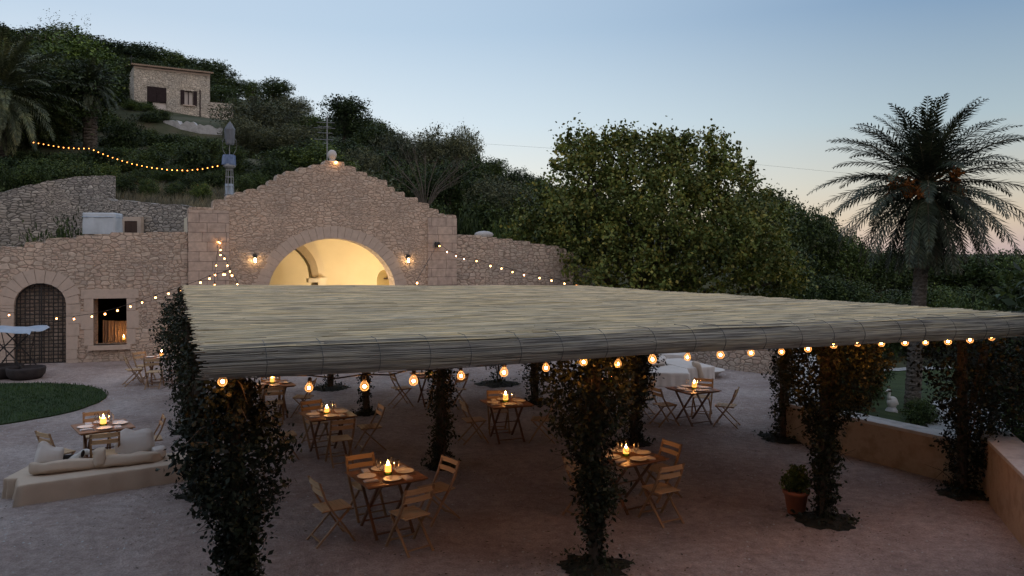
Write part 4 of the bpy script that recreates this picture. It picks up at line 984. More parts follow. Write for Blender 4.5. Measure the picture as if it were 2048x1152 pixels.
# palms
def palm_crown(seed, nf=128, Lf=3.45, leafl=.5):
    r = np.random.default_rng(seed); VV = []; DV = []; rach = MB()
    for k in range(nf):
        f = k / (nf - 1); el = R(88) - R(176) * f + r.normal() * .1; az = k * 2.39996 + r.normal() * .15
        L_ = Lf * r.uniform(.88, 1.08) * (.82 + .3 * math.sin(math.pi * min(1, f * 1.15)))
        n = 14; p = np.array([.16 * math.cos(az), .16 * math.sin(az), .25 - .5 * f]); e = el; P = [p]; D = []
        for i in range(n):
            d = np.array([math.cos(e) * math.cos(az), math.cos(e) * math.sin(az), math.sin(e)]); D.append(d); p = p + d * L_ / n; P.append(p)
            e = max(e - (.03 + .10 * (i / n) ** 1.4) * (1.1 if el < 1.1 else 1.0) * (1 if e > -1.3 else 0), -1.5)
        rach.tube(P[::2], [.03, .026, .022, .018, .014, .011, .008, .005], 4, False)
        side = np.array([-math.sin(az), math.cos(az), 0])
        m = 58; dry = f > .9
        for j in range(m):
            t = .12 + .87 * (j + r.uniform(-.3, .3)) / m; x = min(t * n, n - .001); i = int(x); q = P[i] + (P[i + 1] - P[i]) * (x - i); d = D[i]; up = np.cross(side, d)
            ll = leafl * (math.sin(math.pi * min(1, .18 + .8 * t)) ** .7) * r.uniform(.8, 1.1)
            for s_ in (-1, 1):
                ph_ = (.5, -.45, .1)[j % 3] + r.normal() * .1; dd = d * .78 + (side * s_ * math.cos(ph_) + up * math.sin(ph_)) * .72 + r.normal(size=3) * .05; dd[2] -= .1; dd /= np.linalg.norm(dd)
                wv = np.cross(dd, up); wv /= np.linalg.norm(wv) + 1e-6; wv *= .026
                tip = q + dd * ll + np.array([0, 0, -.06 * ll])
                (DV if dry else VV).append((q - wv * .6, q + dd * ll * .5 + wv * 0 - wv, tip, q + dd * ll * .5 + wv))
    return np.array(VV).reshape(-1, 3), np.array(DV).reshape(-1, 3), rach
def palm_trunk(h, r0, r1, lean=(0, 0), seed=0, rag=.0):
    b = MB(); n = 14; rings = int(h / .07); rr = random.Random(seed); vs = []
    for i in range(rings + 1):
        f = i / rings; z = -.5 + (h + .5) * f
        rad = (r0 + (r1 - r0) * f) * (1 + .07 * (i % 2))
        for k in range(n):
            a = 2 * math.pi * (k + .5 * (i % 2)) / n; q = rad * (1 + rr.uniform(-.05, .07) + rag * rr.random())
            vs.append((lean[0] * (f - 1) + q * math.cos(a), lean[1] * (f - 1) + q * math.sin(a), z))
    return b.add(vs, [(i * n + k, i * n + (k + 1) % n, (i + 1) * n + (k + 1) % n, (i + 1) * n + k) for i in range(rings) for k in range(n)])
M['palmtrunk'] = mottled('palm_trunk', (.07, .06, .05), (.2, .175, .15), 6, bstr=.9, bdist=.05, sc=(1, 1, 2.2))
pc_ = at(1853, 372, 27)
pz = terrain_z(pc_.x - .4, 27)
palm = thing('palm_tree', 'tall date palm with full arching crown beyond the low wall', 'palm', (pc_.x, pc_.y, pz))
hh = pc_.z - pz
palm_trunk(hh, .26, .19, (.55, 0), 1).build('trunk', M['palmtrunk'], palm)
VV, DV, rach = palm_crown(5)
cz = np.array([0, 0, hh])
cr_o = np_mesh('crown', VV + cz, np.arange(len(VV)).reshape(-1, 4), M['palm'], palm)
np_mesh('dry_fronds', DV + cz, np.arange(len(DV)).reshape(-1, 4), M['palmdry'], palm)
rach.v = [(a, b, c + hh) for a, b, c in rach.v]; rach.build('frond_stems', M['palmdry'], palm)
fb = MB(); rr = random.Random(4)
for k in range(9):
    az = rr.uniform(math.pi, 2 * math.pi) if k < 7 else rr.uniform(0, 3.1); a = Vector((math.cos(az) * .2, math.sin(az) * .2, hh + .15))
    e = a + Vector((math.cos(az) * rr.uniform(.6, 1.0), math.sin(az) * rr.uniform(.6, 1.0), rr.uniform(-.45, .55)))
    fb = MB(); fb.tube([a, (a + e) / 2 + Vector((0, 0, .15)), e], .02, 4)
    for j in range(46):
        fb.ball(e + Vector((rr.gauss(0, .085), rr.gauss(0, .085), rr.gauss(-.06, .11))), rr.uniform(.04, .065), 5)
    fb.build('fruit_cluster', M['date'], palm)
# hillside palms at the left edge share that crown
for k, (px, py, Y, sc, lab) in enumerate(((2, 185, 37, 1.0, 'dark drooping palm at the left edge above the curved wall'), (180, 172, 41, .5, 'palm with shaggy dead trunk behind the curved wall'))):
    p = at(px, py, Y); zg = terrain_z(p.x, Y); t = thing('palm_tree', lab, 'palm', (p.x, Y, zg), 1.1 * k + .5)
    if k == 1: t.rotation_euler[2] = 1.0
    h2 = p.z - zg
    pt = palm_trunk(h2, .27 if k else .26, .33 if k else .24, (0, 0), 3 + k, .25 if k else 0); pt.build('trunk', M['bark'] if k else M['palmtrunk'], t)
    for nme, src in (('crown', cr_o),):
        c = src.copy(); COL.objects.link(c); c.name = nme; c.parent = t; c.location = (0, 0, h2 - hh * sc); c.scale = (sc,) * 3
# dry grass slope above the small door
pts = []; rr = random.Random(12)
for _ in range(5200):
    px = rr.uniform(215, 470); Y = rr.uniform(31.2, 36); X = (px - 1024) / FPX * Y
    if facade_d(X, Y) > 3.4 - .0: pts.append((X, Y, terrain_z(X, Y)))
stuff(blades('dry_grass', pts, .42, .012, M['drygrass'], 3))

# ------------------------------------------------------------------ reed roofed pergola
e1 = .92
def roofpt(px, py, e): r_ = e / (py - HY); return Vector(((px - 1024) * r_, FPX * r_, CAMZ - e))
NL, NR, FR, FL = roofpt(418, 700, e1), roofpt(2078, 630, e1), roofpt(1160, 572, 1.10), roofpt(374, 571, e1)
perg = thing('pergola', 'large reed roofed pergola on posts over the dining terrace', 'pergola', NL, math.atan2((NR - NL).y, (NR - NL).x))
inv = Matrix.Rotation(-perg.rotation_euler[2], 3, 'Z')
lNL, lNR, lFR, lFL = (inv @ (p - NL) for p in (NL, NR, FR, FL))
def bil(u, v): return lNL * ((1 - u) * (1 - v)) + lNR * (u * (1 - v)) + lFR * (u * v) + lFL * ((1 - u) * v)
r = np.random.default_rng(2)
def bundle(rowpts, n_rows, length, rad, mat, name, jit=.006, skip=.03, lmin=1.1, lmax=2.8):
    """rows of single reeds laid end to end; rowpts(row, u) -> (point, up, across)"""
    V = []; F = []
    for j in range(n_rows):
        u = -.006 + r.normal() * .003
        u -= r.random() * .02 if False else 0
        end = 1.004 + abs(r.normal()) * .004
        u = u - r.random() * 0
        first = True
        while u < end:
            L_ = r.uniform(lmin, lmax) / length * (r.random() if first else 1); first = False
            u2 = min(u + L_, end)
            if r.random() > skip:
                h0, h1 = r.normal(size=2) * jit; s0, s1 = r.normal(size=2) * rad * .45; rr_ = rad * r.uniform(.75, 1.25); nseg = max(1, int((u2 - u) * length / .9)); b0 = len(V)
                bow = r.normal() * jit * .7
                for k in range(nseg + 1):
                    f = k / nseg; p, up, ac = rowpts(j, u + (u2 - u) * f); c = p + up * (h0 + (h1 - h0) * f + bow * math.sin(f * math.pi)) + ac * (s0 + (s1 - s0) * f)
                    V += [c - ac * rr_, c - ac * rr_ * .5 + up * rr_ * .8, c + ac * rr_ * .5 + up * rr_ * .8, c + ac * rr_]
                for k in range(nseg):
                    for m in range(3): F.append((b0 + 4 * k + m, b0 + 4 * k + 4 + m, b0 + 4 * k + 5 + m, b0 + 4 * k + 1 + m))
            u = u2 + .002 * r.random()
    return np_mesh(name, np.array([tuple(v) for v in V], np.float32), np.array(F, np.int32), mat, perg)
NROW = 1050; LU = (lNR - lNL).length
UPV = Vector((0, 0, 1))
row_h = [mnoise.noise((k * .085, 3.3, 0)) * .012 + mnoise.noise((k * .027, 9.1, 0)) * .016 for k in range(NROW)]
def roofrow(j, u):
    v = (j + .5) / NROW; p = bil(u, v); p.z += row_h[j] + .008 * math.sin(u * 19 + v * 6) + .012 * mnoise.noise((u * 7, v * 7, 2))
    return p, UPV, VAC
VAC = (lFL - lNL).normalized()
bundle(roofrow, NROW, LU, .0082, M['reed'], 'reed_roof', .0055, .035)
# solid sheet just below the reeds so the roof is opaque
ub = MB(); vs = []
for j in range(9):
    for i in range(9): p = bil(i / 8, j / 8); vs.append((p.x, p.y, p.z - .07))
ub.add(vs, [(j * 9 + i, j * 9 + i + 1, j * 9 + i + 10, j * 9 + i + 9) for j in range(8) for i in range(8)]); ub.build('roof_lining', M['reedgrey'], perg)
# hanging roll along the near edge
LE = (lNR - lNL).length; ed = (lNR - lNL).normalized(); en = Vector((ed.y, -ed.x, 0))
def fheight(u): return .285 + .012 * math.sin(u * 9) + .012 * mnoise.noise((u * 5, 1, 0))
NF = 34
def fasrow(j, u):
    f = j / (NF - 1); a = -.35 + f * 2.75; p = lNL + (lNR - lNL) * u; wv = .008 * math.sin(u * 19) + .012 * mnoise.noise((u * 7, 0, 2)) + .008 * mnoise.noise((u * 3, j * .4, 5))
    out = .085 * math.sin(max(a, 0) * .98 + .25) - .01 + (.0 if a > 0 else a * .25); z = .02 - fheight(u) * f * 1.0
    c = p + en * out + UPV * (z + wv)
    up = (en * math.cos((f - .4) * 1.2) + UPV * -math.sin((f - .4) * 1.2)).normalized()
    return c, up, ed.cross(up).normalized()
bundle(fasrow, NF, LU, .0062, M['reedgrey'], 'reed_fascia', .0022, .015, 1.4, 3.2)
fb_ = MB(); vs = []
for k in range(31):
    for j in range(7):
        q, up, ac = fasrow(int(j / 6 * (NF - 1)), k / 30); q = q - up * .012; vs.append(tuple(q))
fb_.add(vs, [(k * 7 + j, k * 7 + j + 1, k * 7 + 8 + j, k * 7 + 7 + j) for k in range(30) for j in range(6)]).build('fascia_lining', M['reedgrey'], perg)
for k in range(21):
    u = .045 + .94 * k / 20 + rng.uniform(-.006, .006); p = lNL + (lNR - lNL) * u; pts_ = [p - en * .35 + Vector((.0, 0, .03)), p - en * .1 + Vector((0, 0, .035))]
    for j in range(9):
        q, up, ac = fasrow(int(j / 8 * (NF - 1)), u); pts_.append(q + up * .009 + ed * (.02 * math.sin(j / 8 * 3)))
    MB().tube(pts_, .0035, 5).build('tie_wire', M['tie'], perg)
POSTS = {'A': (-2.75, 7.75), 'B': (.99, 9.28), 'C': (4.4, 10.9), 'K': (7.0, 12.05), 'A2': (-4.85, 12.0), 'D': (-1.25, 13.6), 'C2': (2.4, 15.2), 'I': (5.47, 15.6),
         'A3': (-6.75, 16.2), 'E': (-3.38, 17.96), 'H': (.58, 19.2), 'K3': (3.35, 19.8), 'J': (-8.45, 20.2), 'E4': (-5.0, 21.3)}
pm = perg.matrix_basis.copy(); pinv = (Matrix.Translation(NL) @ Matrix.Rotation(perg.rotation_euler[2], 4, 'Z')).inverted()
for k, (x, y) in POSTS.items():
    a = pinv @ Vector((x, y, -.2)); b = pinv @ Vector((x, y, 2.66)); MB().tube([a, b], .075, 10).build('post', M['bark'], perg)
for row in (('A', 'B', 'C', 'K'), ('A2', 'D', 'C2', 'I'), ('A3', 'E', 'H', 'K3')):
    pts_ = [pinv @ Vector((*POSTS[k], 2.63)) for k in row]; bm_ = MB()
    for a, b in zip(pts_, pts_[1:]): bm_.bar(a, b, .08, .1)
    bm_.build('beam', M['wood2'], perg)
# climbers on the posts
def climber(key, label, prof, n, leaf, seed, bed=.45, lean=0, extra=()):
    """prof: list of (z, radius, xoffset)"""
    x, y = POSTS[key] if isinstance(key, str) else key
    t = thing('climbing_plant', label, 'climber', (x, y, 0), 0, 'climbers on the pergola posts')
    r = np.random.default_rng(seed); zs = np.array([p[0] for p in prof]); rs = np.array([p[1] for p in prof]); xo = np.array([p[2] for p in prof])
    wgt = rs + .08; cum = np.cumsum((wgt[1:] + wgt[:-1]) / 2 * np.diff(zs)); nc = n // 9
    z = np.interp(r.random(nc) * cum[-1], np.concatenate([[0], cum]), zs)
    rad = np.interp(z, zs, rs); a = r.uniform(0, 6.283, nc); q = np.where(r.random(nc) < .72, r.uniform(.7, 1.12, nc), r.uniform(.1, .7, nc)) * rad
    q *= 1 + .22 * np.sin(a * 3 + z * 4 + seed) * np.clip(rad * 2, 0, 1)
    C = np.stack([np.cos(a) * q + np.interp(z, zs, xo), np.sin(a) * q, z], 1)
    P = (C[:, None, :] + r.normal(size=(nc, 9, 3)) * (.05 + .05 * rad[:, None, None])).reshape(-1, 3)
    ex = []
    for _ in range(max(6, n // 160)):          # sprays reaching out of the mass
        zz = zs[0] + (zs[-1] - zs[0]) * r.random() ** .6; rr_ = np.interp(zz, zs, rs); aa_ = r.uniform(0, 6.283); ln = r.uniform(.12, .42) * (.4 + rr_)
        c0 = np.array([math.cos(aa_) * rr_ + np.interp(zz, zs, xo), math.sin(aa_) * rr_, zz]); d = np.array([math.cos(aa_), math.sin(aa_), r.uniform(-.5, .7)]); tt = r.random((14, 1))
        ex.append(c0 + d * ln * tt + r.normal(size=(14, 3)) * .03)
    if bed:
        a_ = r.uniform(0, 6.283, 130); d_ = bed * r.uniform(.3, 1.25, 130); ex.append(np.stack([np.cos(a_) * d_, np.sin(a_) * d_ * .9, r.uniform(.035, .1, 130)], 1))
    P = np.concatenate([P] + ex + [np.array(e) for e in extra]); P = P[(P[:, 2] > .03)]
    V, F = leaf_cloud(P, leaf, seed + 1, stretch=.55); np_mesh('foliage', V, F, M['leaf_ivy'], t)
    st = MB(); rr2 = random.Random(seed)
    for k in range(4):
        a0_ = rr2.uniform(0, 6.28); st.tube([(math.cos(a0_ + zz * 1.6) * .085 + np.interp(zz, zs, xo) * .6, math.sin(a0_ + zz * 1.6) * .085, zz) for zz in np.linspace(0, zs[-1] * .92, 14)], .016, 5)
    tn = st
    for k in range(n // 420):
        zz = zs[0] + (zs[-1] - zs[0]) * rr2.random(); aa_ = rr2.uniform(0, 6.28); r0_ = np.interp(zz, zs, rs) * .6; p0 = Vector((math.cos(aa_) * r0_ + np.interp(zz, zs, xo), math.sin(aa_) * r0_, zz)); dd = Vector((math.cos(aa_), math.sin(aa_), rr2.uniform(-.9, .6))) * rr2.uniform(.2, .5)
        tn.tube([p0, p0 + dd * .5 + Vector((0, 0, .05)), p0 + dd], [.007, .005, .002], 4)
    st.build('stem', M['bark'], t)
    if bed:
        b = MB(); m = 40; ring = []
        for k in range(m):
            q_ = bed * (1 + .3 * mnoise.noise((math.cos(6.283 * k / m) * 1.8, math.sin(6.283 * k / m) * 1.8, seed)) + .12 * rr2.uniform(-1, 1)); ring.append((q_ * math.cos(6.283 * k / m), q_ * .9 * math.sin(6.283 * k / m), .004))
        b.add(ring + [(p[0] * .6, p[1] * .6, .05) for p in ring] + [(0, 0, .07)], [(k, (k + 1) % m, m + (k + 1) % m, m + k) for k in range(m)] + [(m + k, m + (k + 1) % m, 2 * m) for k in range(m)])
        b.build('soil_bed', M['soil'], t)
    return t
def spray(px0, py0, px1, py1, Y, key, n=60, sp=.05, seed=0):
    q = np.random.default_rng(seed); a = np.array(at(px0, py0, Y)) - np.array((*POSTS[key], 0)); b = np.array(at(px1, py1, Y)) - np.array((*POSTS[key], 0)); t = q.random((n, 1))
    return a + (b - a) * t + q.normal(size=(n, 3)) * sp
climber('A', 'bulky leafy climber on the post at the near roof corner', [(0, .14, .05), (.5, .17, .05), (.8, .15, .0), (1.05, .2, .0), (1.35, .34, -.02), (1.7, .40, -.05), (2.05, .36, -.06), (2.3, .22, -.05), (2.55, .1, -.03)], 8840, 0.065, 1, .4,
        extra=[spray(540, 920, 590, 880, 7.7, 'A', 110, .06, 1), spray(540, 870, 560, 830, 7.7, 'A', 60, .05, 2), spray(370, 880, 335, 935, 7.7, 'A', 50, .05, 3)])
climber('B', 'thick climber on the central post of the near row', [(0, .03, 0), (.4, .06, 0), (.7, .15, .03), (.9, .22, .06), (1.15, .2, .03), (1.35, .15, -.05), (1.6, .26, -.1), (1.9, .42, -.05), (2.3, .5, -.04), (2.6, .42, 0), (2.7, .28, 0)], 8160, 0.065, 2, .42)
climber('C', 'leafy climber behind the small terracotta pot', [(0, .05, 0), (.4, .11, 0), (1.0, .15, 0), (1.35, .18, .02), (1.6, .36, .05), (1.95, .55, .12), (2.35, .6, .15), (2.62, .45, .12)], 8160, 0.065, 3, .42)
climber('K', 'large dark climber against the high ochre wall', [(0, .15, 0), (.6, .25, .1), (1.0, .4, .25), (1.5, .7, .38), (2.1, .88, .48), (2.55, .8, .5)], 9520, 0.068, 4, .4)
climber('C2', 'climber on the second row half hidden by the central post', [(0, .12, 0), (.8, .15, 0), (1.1, .3, 0), (1.6, .42, 0), (2.2, .42, 0), (2.65, .35, 0)], 4420, 0.065, 5, .35)
climber('D', 'slim climber right of the frontmost table', [(0, .1, 0), (.5, .14, 0), (.9, .16, .03), (1.2, .17, 0), (1.6, .22, 0), (2.1, .26, 0), (2.6, .2, 0)], 3740, 0.061, 6, .3)
climber('E', 'thin bare climber with few leaves behind the second table', [(0, .09, 0), (.7, .12, 0), (1.4, .15, 0), (2.1, .22, .06), (2.6, .2, 0)], 2040, 0.061, 7, .3)
climber('I', 'slim climber beside the low garden wall', [(0, .2, .1), (.25, .3, .15), (.6, .15, 0), (1.1, .22, .05), (1.7, .28, .1), (2.2, .24, .05), (2.62, .2, 0)], 3740, 0.065, 8, .5)
climber('H', 'leafy climber behind the middle table', [(0, .12, 0), (.6, .2, -.05), (1.1, .3, -.05), (1.7, .34, 0), (2.4, .3, 0)], 3060, 0.065, 9, .3)
climber('J', 'bushy climber at the far left roof corner', [(0, .2, .1), (.7, .28, .1), (1.0, .5, .05), (1.5, .68, 0), (2.1, .62, -.05), (2.5, .42, 0), (2.72, .2, .05)], 7140, 0.076, 10, .35)
climber('A3', 'tall climber on the left roof edge', [(0, .2, 0), (.8, .24, 0), (1.3, .34, -.05), (2.0, .4, -.1), (2.5, .3, -.05)], 4420, 0.068, 11, .35)
climber('A2', 'climber hidden behind the near corner climber', [(0, .12, 0), (1, .2, 0), (2, .3, 0), (2.5, .22, 0)], 2550, 0.065, 12, .3)
climber('K3', 'climber at the back of the roof near the white lounge', [(0, .12, 0), (1, .2, 0), (2, .3, 0), (2.6, .22, 0)], 2040, 0.065, 13, .3)
climber('E4', 'small climber with dark soil at the back of the roof', [(0, .1, 0), (1, .16, 0), (2, .25, 0), (2.6, .22, 0)], 1530, 0.068, 14, .55)
POSTS['G'] = (-.41, 21.98)
climber('G', 'leafy trunk in its own soil patch behind the roof', [(0, .12, 0), (.5, .18, -.06), (1.2, .26, -.05), (2.0, .3, 0), (2.5, .25, 0)], 2040, 0.068, 15, .62)

q = np.random.default_rng(44); lp = []
for k, (x, y) in POSTS.items():
    n_ = 150; a = q.uniform(0, 6.283, n_); d = np.abs(q.normal(size=n_)) * .55 + .25; lp.append(np.stack([x + np.cos(a) * d, y + np.sin(a) * d, np.full(n_, .012)], 1))
lp.append(np.stack([q.uniform(-10, 7, 1500), q.uniform(7, 22, 1500), np.full(1500, .01)], 1)); P = np.concatenate(lp)
P = P[[right_of_wall(p[0], p[1]) < -.1 for p in P]]
V, F = leaf_cloud(P, .05, 45); V[:, 2] = .008 + np.abs(V[:, 2] - .012) * .35
stuff(np_mesh('fallen_leaves', V, F, M['drygrass2']))
q = np.random.default_rng(46); n_ = 2600; pb = np.stack([q.uniform(-11, 7, n_), q.uniform(7, 24, n_), np.zeros(n_)], 1); pb = pb[[right_of_wall(p[0], p[1]) < -.1 for p in pb]]
oc = np.array([(1, 0, .1), (0, 1, .1), (-1, 0, .1), (0, -1, .1), (.1, .1, .8)], np.float32); rr_ = q.uniform(.008, .022, len(pb))[:, None, None]
V = (pb[:, None, :] + oc[None] * rr_).reshape(-1, 3); f4 = np.array([(0, 1, 4), (1, 2, 4), (2, 3, 4), (3, 0, 4)]); F = (np.arange(len(pb))[:, None, None] * 5 + f4[None]).reshape(-1, 3)
stuff(np_mesh('gravel', V, F, M['rock']))
# ------------------------------------------------------------------ furniture
def make_chair():
    t = thing('folding_chair', '', 'chair', (0, 0, 0), 0, 'folding chairs around the tables')   # faces +y
    for sx in (-1, 1):
        x = .205 * sx
        lp = [(x, .24, 0), (x, .1, .22), (x, -.07, .45), (x, -.165, .62), (x, -.235, .82)]
        b = MB()
        for a, c in zip(lp, lp[1:]): b.bar(Vector(a), Vector(c) + (Vector(c) - Vector(a)).normalized() * .008, .022, .034, (1, 0, 0))
        b.build('back_leg', M['wood2'], t)
        MB().bar((x * .86, -.27, 0), (x * .86, .17, .425), .02, .03, (1, 0, 0)).build('front_leg', M['wood2'], t)
    s = MB()
    for k in range(6): s.box((0, -.16 + .068 * k, .443 - .012 * abs(k - 2.5) / 2.5 * -.3), (.37, .06, .014))
    s.build('seat', M['wood'], t)
    sup = MB().bar((-.15, -.19, .428), (-.15, .21, .428), .018, .014).bar((.15, -.19, .428), (.15, .21, .428), .018, .014); sup.build('seat_rail', M['wood2'], t)
    for z, y in ((.785, -.225), (.675, -.185)):
        b = MB(); vs = []
        for i in range(9):
            f = i / 8 - .5; yy = y - .02 * (1 - 4 * f * f) + .012
            vs += [(.42 * f, yy, z - .034), (.42 * f, yy, z + .034), (.42 * f, yy - .014, z + .034), (.42 * f, yy - .014, z - .034)]
        fs = [(i * 4 + k, i * 4 + (k + 1) % 4, i * 4 + 4 + (k + 1) % 4, i * 4 + 4 + k) for i in range(8) for k in range(4)] + [(0, 3, 2, 1), (32, 33, 34, 35)]
        b.add(vs, [f_[::-1] for f_ in fs]).build('back_slat', M['wood'], t)
    MB().bar((-.18, -.21, .06), (.18, -.21, .06), .022, .016).build('stretcher', M['wood2'], t); MB().bar((-.19, .185, .09), (.19, .185, .09), .022, .016).build('stretcher', M['wood2'], t)
    remember(t); return t
def make_table(a=.86):
    t = thing('folding_table', '', 'table', (0, 0, 0), 0, 'folding tables on the terrace')
    b = MB(); n = 11
    for k in range(n): b.box((0, -a / 2 + a / n * (k + .5), .735), (a, a / n - .007, .018))
    b.build('tabletop', M['tablewood'], t)
    MB().box((0, -a / 2 + .05, .714), (a - .06, .03, .022)).box((0, a / 2 - .05, .714), (a - .06, .03, .022)).box((-a / 2 + .05, 0, .714), (.03, a - .14, .022)).box((a / 2 - .05, 0, .714), (.03, a - .14, .022)).build('apron', M['tableleg'], t)
    for x, sg in ((-.26, 1), (.26, 1), (-.23, -1), (.23, -1)):
        MB().bar((x, -.32 * sg, 0), (x, .3 * sg, .71), .028, .036, (1, 0, 0)).build('leg', M['tableleg'], t)
    for a_, b_, w_, h_ in (((-.26, -.29, .07), (.26, -.29, .07), .03, .016), ((-.23, .29, .07), (.23, .29, .07), .03, .016), ((-.25, 0, .355), (.25, 0, .355), .018, .018)): MB().bar(a_, b_, w_, h_).build('stretcher', M['tableleg'], t)
    remember(t); return t
def make_glass():
    t = thing('wine_glass', '', 'wine glass', (0, 0, 0), 0, 'wine glasses around the candles')
    MB().lathe([(0, .09), (.02, .095), (.034, .115), (.04, .145), (.038, .175), (.031, .205), (.029, .205), (.036, .175), (.038, .145), (.032, .117), (.018, .099), (0, .095)], 14).build('bowl', M['glass'], t, True)
    MB().lathe([(.033, 0), (.033, .003), (.006, .008), (.004, .03), (.004, .075), (.01, .09)], 12).build('stem', M['glass'], t, True)
    remember(t); return t
def make_candle():
    t = thing('candle', '', 'candle', (0, 0, 0), 0, 'candles on the tables')
    MB().lathe([(0, 0), (.05, 0), (.055, .01), (.057, .035), (.058, .045), (.054, .045), (.052, .034), (.048, .013), (0, .012)], 16).build('glass_holder', M['greenglass'], t, True)
    MB().lathe([(0, .013), (.046, .014), (.047, .05), (.046, .128), (.039, .136), (.022, .126), (0, .124)], 16).build('wax', M['wax'], t, True)
    MB().lathe([(0, .128), (.008, .134), (.012, .147), (.009, .17), (.003, .19), (0, .198)], 8).build('flame', M['flame'], t, True)
    remember(t); return t
def make_plate():
    b = MB().lathe([(0, .004), (.07, .004), (.082, .007), (.115, .019), (.128, .022), (.127, .025), (.112, .023), (.08, .012), (.0, .0095)], 24)
    o = b.build('plate', M['ceram'], None, True); tag(o, '', 'plate', 'plates on the tables'); KIDS[o.name] = []; return o
def make_napkin():
    b = MB()
    b.box((0, 0, .005), (.1, .19, .01)); b.box((.006, .004, .015), (.09, .17, .008), Matrix.Rotation(.06, 3, 'Z')); o = b.build('napkin', M['napkin']); tag(o, '', 'napkin', 'folded napkins on the tables'); KIDS[o.name] = []; return o
def make_knife():
    b = MB(); b.box((0, -.05, .004), (.016, .09, .007)); b.add([(-.009, -.005, .002), (.009, -.005, .002), (.009, .08, .002), (-.002, .115, .002), (-.009, -.005, .005), (.009, -.005, .005), (.009, .08, .005), (-.002, .115, .005)], [(4, 5, 6, 7), (3, 2, 1, 0), (0, 1, 5, 4), (1, 2, 6, 5), (2, 3, 7, 6), (3, 0, 4, 7)])
    o = b.build('knife', M['cutlery']); tag(o, '', 'knife', 'table knives'); KIDS[o.name] = []; return o
SRC = {'chair': make_chair(), 'table': make_table(), 'glass': make_glass(), 'candle': make_candle(), 'plate': make_plate(), 'napkin': make_napkin(), 'knife': make_knife()}
first = set()
def put(k, loc, rz, label):
    if k in first: return dup(SRC[k], loc, rz, label)
    first.add(k); o = SRC[k]; o.location = loc; o.rotation_euler = (0, 0, rz); o['label'] = label; return o
def gp(px, py, z=.74): p = ground(px, py, z); return (p.x, p.y)
TABLES = [  # pixel of the table top's middle, rotation, chair angles, description
    (772, 950, 32, (210, 302, 32, 124), 'the frontmost table', True),
    (655, 828, 30, (205, 300, 22, 120), 'the table behind the frontmost one', True),
    (1013, 805, 20, (197, 350, 105), 'the table between the middle pillars', True),
    (1255, 912, 32, (212, 302, 36), 'the table beside the central climber', True),
    (1386, 778, 25, (197, 335, 62), 'the table nearest the curved wall', True),
    (206, 852, 38, (236, 300, 125, 25), 'the table behind the beige bench', True),
    (322, 714, 30, (212, 282, 150, 350), 'the table below the dark window', False),
    (545, 768, 30, (200, 290, 5, 110), 'the table half hidden by the fascia', False),
    (862, 748, 25, (200, 325, 290), 'the table behind the slim climber', False),
    (1224, 764, 25, (335, 240), 'the table hidden behind the central climber', False)]
def side(a):
    a %= 360
    return 'lawn side' if 170 <= a < 255 else 'near side' if 250 <= a < 328 else 'arch side' if 80 <= a < 170 else 'garden side'
jr = random.Random(5)
for ti, (px, py, rot, chairs, desc, full) in enumerate(TABLES):
    cx_, cy_ = gp(px, py)
    put('table', (cx_, cy_, 0), R(rot), f'slatted square wooden {desc.replace("the ", "", 1)}')
    for a in chairs:
        d = .72 + jr.uniform(-.04, .08); x = cx_ + d * math.cos(R(a)); y = cy_ + d * math.sin(R(a))
        put('chair', (x, y, 0), R(a + 90 + jr.uniform(-8, 8)), f'wooden folding chair on the {side(a)} of {desc}')
    zt = .744
    cnd = put('candle', (cx_ + jr.uniform(-.03, .03), cy_ + jr.uniform(-.03, .03), zt), jr.uniform(0, 6), f'lit candle in green glass on {desc}'); sc_c = jr.uniform(.92, 1.15); cnd.scale = (sc_c, sc_c, jr.uniform(.85, 1.15))
    for k in range(4):
        a = R(rot + 45 + 90 * k + jr.uniform(-15, 15)); q = .105 + jr.uniform(0, .05)
        put('glass', (cx_ + q * math.cos(a), cy_ + q * math.sin(a), zt), 0, f'wine glass close to the candle on {desc}')
    for k in range(4):
        a = rot + 90 * k - 5; q = .27; x, y = cx_ + q * math.cos(R(a)), cy_ + q * math.sin(R(a)); sd_ = side(a + 3)
        put('plate', (x, y, zt), jr.uniform(0, 6), f'white plate on the {sd_} of {desc}')
        if full:
            ox, oy = -math.sin(R(a)), math.cos(R(a))
            put('napkin', (x + ox * .2, y + oy * .2, zt), R(a + 90 + jr.uniform(-8, 8)), f'folded white napkin on the {sd_} of {desc}')
            if ti in (0, 3, 5): put('knife', (x - ox * .165, y - oy * .165, zt), R(a + 90 + jr.uniform(-6, 6)), f'table knife on the {sd_} of {desc}')

put('candle', PL.world(wx1 - .3, wz0 + .01, WT + .5), 0, 'small candle glowing inside the dark square window')
